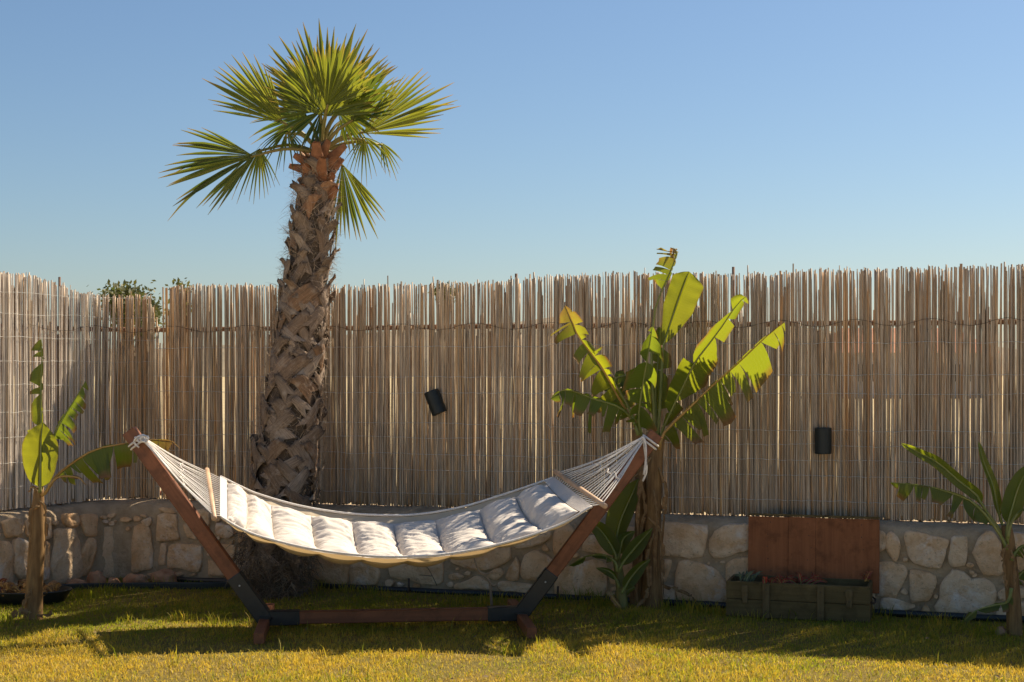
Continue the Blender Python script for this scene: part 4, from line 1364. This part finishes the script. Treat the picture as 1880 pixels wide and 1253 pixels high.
leaf(C_, [(1140, 1118), (1126, 1100), (1122, 1092)], YC - .05, 5, 5, 20, 20, 0, 1, .5, .0, .1, mat='dry', rib='midrib_old', name="dead_leaf")

# right plant
random.seed(131)
YD = 8.02
D_ = empty("banana_plant", P(1862, 1168, YD)); D_.location.z = 0
tag(D_, "banana plant at the far right edge with slim rolled leaves, right of the crate", "banana plant", "banana plants in the garden")
stem(D_, [(1863, 1172), (1860, 1100), (1855, 1040), (1850, 990), (1848, 965)], YD, [14, 13, 13, 12, 9])
leaf(D_, [(1848, 1010), (1838, 985), (1807, 943), (1779, 918), (1737, 902), (1696, 892), (1635, 886)], YD - .05, 42, 6, 12, 45, 12, .0, .2, .25, .25, .15, gap=.25)
leaf(D_, [(1848, 1000), (1840, 980), (1804, 930), (1792, 908), (1760, 883), (1721, 849), (1690, 833), (1654, 814)], YD, 13, 13, 20, 35, 0, .0, .5, .3, .0)
leaf(D_, [(1850, 1000), (1843, 972), (1833, 940), (1823, 892), (1807, 851), (1796, 811)], YD + .03, 11, 10, 45, 20, 0, .0, .5, .35, .0)
leaf(D_, [(1850, 1000), (1849, 969), (1859, 930), (1871, 892), (1890, 855)], YD - .03, 24, 20, 20, 30, 0, .0, .35, .3, .0)
leaf(D_, [(1850, 990), (1858, 958), (1881, 935), (1915, 945)], YD - .08, 10, 26, 40, 15, 4, .0, .15, .15, .3)
leaf(D_, [(1857, 1080), (1850, 1105), (1823, 1112), (1791, 1122), (1770, 1140)], YD - .08, 12, 14, 40, 20, 3, .1, .2, .1, .3)
leaf(D_, [(1857, 1030), (1866, 1012), (1885, 1003), (1925, 1030)], YD - .04, 12, 26, 30, 12, 4, .0, .1, .15, .3)
leaf(D_, [(1860, 1080), (1868, 1062), (1890, 1045), (1930, 1080)], YD + .02, 12, 24, 30, 12, 3, .0, .05, .15, .3)
for (p_, w1, w2) in (([(1850, 1000), (1842, 1020), (1846, 1060), (1850, 1085)], 6, 6), ([(1856, 1010), (1864, 1040), (1862, 1090)], 5, 6)):
    leaf(D_, p_, YD - .07, w1, w2, 25, 25, 3, 1, .6, .0, .1, mat='dry', rib='dry_rib', name="dead_leaf", ribr=.003)

# ------------------------------------------------------------------ crate
random.seed(141)
nn, tt = wall_normal(1470)
c0 = wall_pt(1333)[0]; c1 = wall_pt(1577)[0]
BL = P(1333, 700, 8.60); BR = P(1597, 700, 8.35); BL.z = BR.z = 0; tt = (BR - BL).normalized(); CW = (BR - BL).length; CD = .30; CHT = .215
crate = empty("wooden_crate", (BL + BR) / 2)
tag(crate, "open olive green wooden crate with raised red-brown lid, planted with red leaves", "crate")
ang = math.atan2(tt.y, tt.x)
crate.rotation_euler = (0, 0, ang)
def cpart(name, m, mat, parent=None, smooth=False, rot=None, loc=None):
    o = bpy.data.objects.new(name, m.mesh(name, mat, smooth)); col.objects.link(o); o.parent = parent or crate
    if loc is not None: o.location = loc
    if rot is not None: o.rotation_euler = rot
    return o
def cbeam(name, a, b, w, h, mat, up=(0, 0, 1), bev=.003):
    m = MB(); m.beam(a, b, w, h, up, bev); return cpart(name, m, mat)
x0, x1 = -CW / 2, CW / 2
for k in range(2):                              # boards, front and back, y grows towards the wall
    z = .012 + CHT * (k + .5) / 2
    cbeam("board", (x0, .009, z), (x1, .009, z), .018, CHT / 2 - .002, M['crate'])
    cbeam("board", (x0, CD - .009, z), (x1, CD - .009, z), .018, CHT / 2 - .002, M['crate'])
    cbeam("board", (x0 + .009, .0185, z), (x0 + .009, CD - .0185, z), .018, CHT / 2 - .002, M['crate'])
    cbeam("board", (x1 - .009, .0185, z), (x1 - .009, CD - .0185, z), .018, CHT / 2 - .002, M['crate'])
cbeam("base_board", (x0 + .02, CD / 2, .018), (x1 - .02, CD / 2, .018), CD - .04, .014, M['crate'])
for fx in (.285, .665):
    x = x0 + CW * fx
    cbeam("batten", (x, -.010, .015), (x, -.010, .222), .042, .018, M['crate_batten'], up=(0, 1, 0))
    for zz in (.06, .185):
        m = MB(); m.tube([(x, -.019, zz), (x, -.0215, zz)], [.004, .002], 8); cpart("screw", m, M['dark_wire'])
for fx in (.135, .86):                          # latches
    x = x0 + CW * fx
    m = MB(); m.beam((x, -.006, .10), (x, -.006, .205), .034, .010, (0, 1, 0), .003); m.beam((x, -.014, .165), (x, -.014, .20), .042, .008, (0, 1, 0), .002); m.beam((x, -.0135, .105), (x, -.0135, .14), .028, .008, (0, 1, 0), .002)
    cpart("latch", m, M['crate_batten'])
m = MB(); m.tube([(x1 + .004, .05, .13), (x1 + .02, .07, .12), (x1 + .024, .15, .115), (x1 + .02, .23, .12), (x1 + .004, .25, .13)], .006, 6); cpart("handle", m, M['dark_wire'])
m = MB(); rows = []
for i in range(25):
    rows.append([(x0 + .02 + (CW - .04) * i / 24, .02 + (CD - .04) * j / 9, .165 + .02 * nz((i * .4, j * .4, 0))) for j in range(10)])
m.grid(rows); cpart("soil", m, M['soil'], smooth=True)
lx0 = (P(1373, 700, 8.86) - (BL + BR) / 2).dot(tt); lx1 = (P(1615, 700, 8.66) - (BL + BR) / 2).dot(tt)
LW = lx1 - lx0
m = MB(); m.beam((-LW / 2, .006, .03), (LW / 2, .006, .03), .010, .05, (0, 0, 1), .002)
lid = cpart("lid", m, M['crate'], rot=(R(-5), 0, 0), loc=((lx0 + lx1) / 2, CD + .012, .215))
for (b0, b1) in ((-.5, -.19), (-.1885, .02), (.0215, .5)):
    m = MB(); m.beam((0, 0, -.07 + ru(-.003, .003)), (0, 0, .375 + ru(-.002, .002)), LW * (b1 - b0), .014, (0, 1, 0), .001)
    cpart("lid_board", m, M['lid'], lid, loc=(LW * (b0 + b1) / 2, ru(-.009, -.007), 0))
for fx in (-.27, -.02, .30):
    for q in range(5):
        m = MB(); xx = fx + ru(-.02, .02); m.tube([(xx, -.0155, .04 + q * .075), (xx, -.0175, .04 + q * .075)], [.0035, .002], 6); cpart("nail_head", m, M['dark_wire'], lid)
m = MB(); m.beam((-LW / 2, -.008, .385), (LW / 2, -.008, .385), .03, .014, (0, 0, 1), .003); cpart("lid_edge", m, M['crate'], lid)

def rosette(name, label, cat, px, py, Y, n, lpx, wpx, mat, up=60, group=None, sprd=1.0, rib='midrib', px_sp=0):
    e = empty(name, P(px, py, Y)); tag(e, label, cat, group)
    for i in range(n):
        a = ru(-1, 1) * R(80) * sprd; L = lpx * ru(.6, 1.1); bx = px + ru(-px_sp, px_sp)
        tipx, tipy = bx + math.sin(a) * L, py - math.cos(a) * L * (up / 60)
        leaf(e, [(bx, py + 4), ((bx + tipx) / 2, (py + tipy) / 2 - 2), (tipx, tipy + L * .15)], Y + ru(-.07, .07), wpx, wpx, ru(10, 60), ru(10, 60), 0, 0, ru(.1, .9), .05, .1, mat=mat, rib=rib, shape='wide', ribr=.002)
    return e
random.seed(151)
rosette("succulent_plant", "grey-green spiky succulent leaning out of the crate's left corner", "succulent", 1365, 1072, 8.66, 12, 46, 2.4, 'grey_leaf', 45, None, .9, px_sp=14)
rosette("red_leaf_plant", "bright red ruffled leafy plant at the front of the crate", "plant", 1420, 1072, 8.58, 16, 24, 4.5, 'red_leaf', 40, None, 1.0, px_sp=16)
rosette("red_leaf_plant", "dull red drooping plant in the middle of the crate near the lid", "plant", 1466, 1070, 8.62, 22, 33, 4.5, 'red_leaf', 46, None, 1.0, px_sp=36)
rosette("dried_flower_stalk", "small rusty dried plant at the right end of the crate", "plant", 1590, 1064, 8.55, 7, 30, 3.5, 'red_leaf', 50, None, .8, rib='midrib_old', px_sp=5)

# ------------------------------------------------------------------ lamps on the fence
def lamp(px, py, tilt, label):
    p, nn, tt = fence_pt(px); s = F / p.y
    z = CH - (py - HY) / s
    e = empty("wall_lamp", p + nn * .028 + Vector((0, 0, z))); tag(e, label, "lamp", "black lamps fixed to the reed fence")
    e.rotation_euler = (0, R(tilt), math.atan2(tt.y, tt.x))
    def prt(name, m, mat, smooth=True):
        o = bpy.data.objects.new(name, m.mesh(name, mat, smooth)); col.objects.link(o); o.parent = e
    m = MB(); W, Hh = .052, .082; rings = []
    prof = [(-W, .0)] + [(-W * math.cos(k * math.pi / 12), -.012 - .055 * math.sin(k * math.pi / 12)) for k in range(13)] + [(W, .0)]
    for z_, sc in ((-Hh, .96), (-Hh + .004, 1), (Hh - .004, 1), (Hh, .96)):
        rings.append([m.vert((x * sc, y * sc, z_)) for x, y in prof])
    k_ = len(prof)
    for a_, b_ in zip(rings, rings[1:]):
        for k in range(k_): m.face(a_[k], a_[(k + 1) % k_], b_[(k + 1) % k_], b_[k])
    m.face(*rings[0][::-1])
    # recessed top opening
    inner = [m.vert((x * .86, y * .86 - .003, Hh)) for x, y in prof]; low = [m.vert((x * .86, y * .86 - .003, Hh - .02)) for x, y in prof]
    for k in range(k_):
        m.face(rings[-1][k], rings[-1][(k + 1) % k_], inner[(k + 1) % k_], inner[k]); m.face(inner[k], inner[(k + 1) % k_], low[(k + 1) % k_], low[k])
    prt("housing", m, M['lamp'], False)
    m = MB(); gl = [m.vert((x * .85, y * .85 - .003, Hh - .012)) for x, y in prof]; m.face(*gl); prt("diffuser", m, M['lamp_glass'], False)
    m = MB(); m.box((0, .012, 0), (.07, .02, .10)); prt("mounting_plate", m, M['lamp'], False)
lamp(803, 739, -22, "tilted black half-round lamp on the reed fence right of the palm")
lamp(1512, 809, 0, "upright black half-round lamp on the reed fence above the crate")

# ------------------------------------------------------------------ black pipe and edging at the wall foot
random.seed(161)
pts = []
for px in range(318, 2300, 16):
    p, nn, t = wall_pt(px)[0], *wall_normal(px)
    pts.append(p + nn * (.035 + .008 * nz((px * .01, 0, 0))) + Vector((0, 0, .022 + .006 * nz((px * .013, 4, 0)))))
m = MB(); m.tube(pts, .021, 10); o = m.build("drain_pipe", M['black_plastic']); tag(o, "black plastic pipe lying along the foot of the long stone wall", "pipe")
pts = [G(84, 1098), G(92, 1092), G(112, 1088), G(160, 1086), G(220, 1085), G(300, 1084), G(380, 1084), G(440, 1082)]
E3 = catmull(pts, 40); m = MB(); rows = []
for p in E3:
    rows.append([p + Vector((0, 0, z)) for z in (-.01, .02, .045, .052)] + [p + Vector((0, .008, .054)), p + Vector((0, .010, .045)), p + Vector((0, .009, -.01))])
m.grid(rows); o = m.build("lawn_edging", M['black_plastic']); tag(o, "thin curved black plastic edging strip along the rocks at left", "edging")
# shallow tub
c = G(48, 1108); e = empty("plant_tub", c); tag(e, "shallow round black plastic tub behind the left banana stem", "tub")
m = MB(); rings = []
for (r, z) in ((.20, .0), (.245, .012), (.275, .07), (.288, .082), (.290, .088), (.284, .090), (.272, .084), (.255, .03), (.0, .025)):
    rings.append([m.vert(c + Vector((math.cos(k * .19635) * r, math.sin(k * .19635) * r * .62, z))) for k in range(32)])
for a_, b_ in zip(rings, rings[1:]):
    for k in range(32): m.face(a_[k], a_[(k + 1) % 32], b_[(k + 1) % 32], b_[k])
m.build("bowl", M['black_plastic'], e)
m = MB(); m.tube([c + Vector((math.cos(k * .19635) * .288, math.sin(k * .19635) * .288 * .62, .088)) for k in range(33)], .006, 6, False); m.build("rim", M['black_plastic'], e)
# rocks
def rock(px, py, w, h, label, seed, dy=.0, sq=.8):
    p = G(px, py); p.y += dy; s = F / p.y; a, b = w / s / 2, h / s
    m = MB(); rows = []
    for i in range(15):
        th = math.pi * i / 14; row = []
        for j in range(19):
            ph = 2 * math.pi * j / 18
            d = Vector((math.sin(th) * math.cos(ph), math.sin(th) * math.sin(ph), math.cos(th)))
            k = 1 + .28 * noise.noise(d * 1.5 + Vector((seed * 3.1, 0, 0))) + .12 * noise.noise(d * 4 + Vector((seed, 2, 0)))
            row.append(p + Vector((d.x * a * k, d.y * a * sq * k, max(-.01, b * .45 + d.z * b * .62 * k))))
        rows.append(row)
    m.grid(rows); o = m.build("rock", M['rock']); tag(o, label, "rock", "loose brown rocks along the left wall")
rock(300, 1074, 52, 26, "largest smooth brown rock nearest the wall corner", 1)
rock(250, 1078, 48, 23, "rough orange rock between the largest rock and the pointed rock", 2, -.02)
rock(212, 1079, 24, 20, "small pale rock wedged left of the rough orange rock", 3, -.05)
rock(176, 1079, 34, 28, "pointed rusty rock in the middle of the row by the left wall", 4)
rock(140, 1081, 42, 16, "low flat tan rock left of the pointed rusty rock", 5)
rock(1838, 1168, 22, 16, "small pale stone beside the stem of the far right banana plant", 6)
# litter of dead leaves behind the tub
def litter(px, py, w, n, label, Y, hgt, mat='dry'):
    e = empty("dead_leaf_heap", P(px, py, Y)); e.location.z = 0; tag(e, label, "dead leaves")
    for i in range(n):
        x = px + ru(-w, w); y = py - rnd() * hgt; L = ru(14, 30); a = ru(-1.3, 1.3)
        leaf(e, [(x, y), (x + L * .5 * math.sin(a), y - L * .4 * abs(math.cos(a)) - 2), (x + L * math.sin(a), y - L * .3 * abs(math.cos(a)))], Y + ru(-.12, .12), ru(4, 8), ru(4, 8), ru(0, 70), ru(0, 70), 0, 1, rnd(), .0, .1, mat=mat, rib='midrib_old', shape='wide', curl=.6, ribr=.003)
random.seed(171)
litter(40, 1100, 36, 34, "heap of curled rust-brown dead leaves in the tub behind the left banana", 9.1, 26)
litter(95, 1090, 22, 12, "few dry brown leaves on the ground just right of the left banana stem", 9.15, 12)
leafp = empty("dark_red_plant", G(8, 1100)); tag(leafp, "dark red strappy plant cut by the left picture edge", "plant")
for p_ in ([(2, 1100), (6, 1080), (12, 1062)], [(0, 1095), (-6, 1078), (-14, 1066)], [(-4, 1080), (4, 1066), (14, 1064)]):
    leaf(leafp, p_, 9.2, 4, 4, 20, 40, 0, 0, .3, .0, 0, mat='red_leaf', rib='midrib_old', shape='wide', ribr=.003)
# leafless sapling and stakes
p = G(903, 1118)
sap = empty("dry_sapling", p); tag(sap, "thin grey leafless sapling in front of the wall under the hammock", "sapling")
for pts_ in ([(903, 1118), (901, 1090), (898, 1066), (880, 1050), (872, 1030), (866, 1008)], [(880, 1050), (892, 1055), (905, 1050)], [(898, 1068), (906, 1076), (914, 1072)]):
    m = MB(); q = catmull([P(x, y, p.y) for x, y in pts_], 12); m.tube(q, [.009 - .005 * i / 11 for i in range(12)], 6); m.build("twig" if pts_[0][0] != 903 else "stem", M['fibre'], sap)
for (px, y0, y1, lab) in ((1029, 1098, 1070, "short dark stake against the wall right of the right post"), (757, 1088, 1058, "short thin dark stake by the wall under the middle of the hammock")):
    g0 = wall_pt(px)[0] + wall_normal(px)[0] * .07
    m = MB(); m.tube([g0 + Vector((0, 0, -.02)), g0 + Vector((0, 0, .05)), g0 + Vector((.002, 0, (y0 - y1) / 280))], [.008, .0075, .007], 8)
    o = m.build("garden_stake", M['dark_wire']); tag(o, lab, "stake")
tw = empty("dry_weed", wall_pt(800)[0] + Vector((0, -.08, 0))); tag(tw, "forked dry weed against the pale block below the hammock", "weed")
for pts_ in ([(802, 1075), (794, 1058), (786, 1044), (780, 1040)], [(794, 1058), (784, 1057), (771, 1056)]):
    m = MB(); m.tube(catmull([P(x, y, tw.location.y) for x, y in pts_], 8), .0022, 4); m.build("stalk", M['dark_wire'], tw)

# ------------------------------------------------------------------ beyond the fence
def bush(name, label, px, py, Y, w, h, n, leafsz, sparse=False, seed=1):
    random.seed(seed); c = P(px, py, Y); gz = 0
    e = empty(name, (c.x, c.y, gz)); tag(e, label, "tree", "trees beyond the fence")
    m = MB(); top = c.z
    m.tube([(c.x, c.y, 0), (c.x + .1, c.y, top * .4), (c.x, c.y, top * .8)], [.16, .12, .05], 8)
    ends = []
    for i in range(9):
        a = ru(0, 6.28); e_ = Vector((c.x + math.cos(a) * w * ru(.3, .8), c.y + math.sin(a) * w * ru(.3, .8), top + ru(-.5, .45) * h))
        ends.append(e_); m.tube(catmull([(c.x, c.y, top * .5), (c.x + math.cos(a) * w * .3, c.y + math.sin(a) * w * .3, top * .75), e_], 7), [.06 - .007 * q for q in range(7)], 5)
    m.build("trunk", M['bark'], e)
    m = MB(); ends = [(q, ru(.25, .45) * w) for q in ends] + ([(Vector((c.x, c.y, top)), w * .6)] if not sparse else [])
    for i in range(n):
        q, rr = random.choice(ends)
        d = Vector((random.gauss(0, 1), random.gauss(0, 1), random.gauss(0, .8))) * rr * .6
        p = q + d; ax = Vector((random.gauss(0, 1), random.gauss(0, 1), random.gauss(0, 1))).normalized(); sd_ = ax.orthogonal().normalized()
        m.cur = (0, rnd(), 0, 1); L = leafsz * ru(.6, 1.3)
        a_ = m.vert(p); b_ = m.vert(p + ax * L * .5 + sd_ * L * .28); c_ = m.vert(p + ax * L); d_ = m.vert(p + ax * L * .5 - sd_ * L * .28); m.face(a_, b_, c_, d_)
    m.build("crown", M['bush'], e, smooth=False)
bush("olive_tree", "rounded ochre-green tree showing through the broken corner of the fence", 252, 575, 17.0, .40, .50, 5200, .06, False, 3)
bush("olive_tree", "sparse leafy sapling top rising over the fence right of the corner", 326, 548, 16.0, .22, .42, 220, .055, True, 4)
bush("olive_tree", "tiny treetop just showing over the fence straight above the tilted lamp", 812, 540, 30.0, .30, .25, 700, .09, False, 6)
# a low house far behind, glimpsed through the reeds on the right
hx, hy_ = 22.0, 78.0
ho = empty("farm_house", (hx, hy_, 0)); tag(ho, "low white house with red roof glimpsed through the reeds at right", "house")
m = MB(); m.box((hx, hy_ + 3, 1.25), (8.4, 6, 2.5)); m.build("wall", M['house_wall'], ho, smooth=False)
m = MB(); v = [m.vert(q) for q in ((hx - 4.7, hy_ - .5, 2.45), (hx + 4.7, hy_ - .5, 2.45), (hx + 4.7, hy_ + 6.5, 2.45), (hx - 4.7, hy_ + 6.5, 2.45), (hx - 3.2, hy_ + 3, 3.9), (hx + 3.2, hy_ + 3, 3.9))]
for f in ((0, 1, 5, 4), (1, 2, 5), (2, 3, 4, 5), (3, 0, 4), (3, 2, 1, 0)): m.face(*[v[q] for q in f])
m.build("roof", M['roof_tile'], ho, smooth=False)
for dx in (-2.6, 0.2, 2.7):
    m = MB(); m.box((hx + dx, hy_ - .02, 1.35), (1.0, .08, 1.1)); w_ = m.build("window", M['house_wall'], ho, smooth=False)
    m = MB(); m.box((hx + dx, hy_ - .07, 1.35), (.84, .04, .94)); m.build("pane", M['glass'], w_, smooth=False)
bpy.context.view_layer.update()
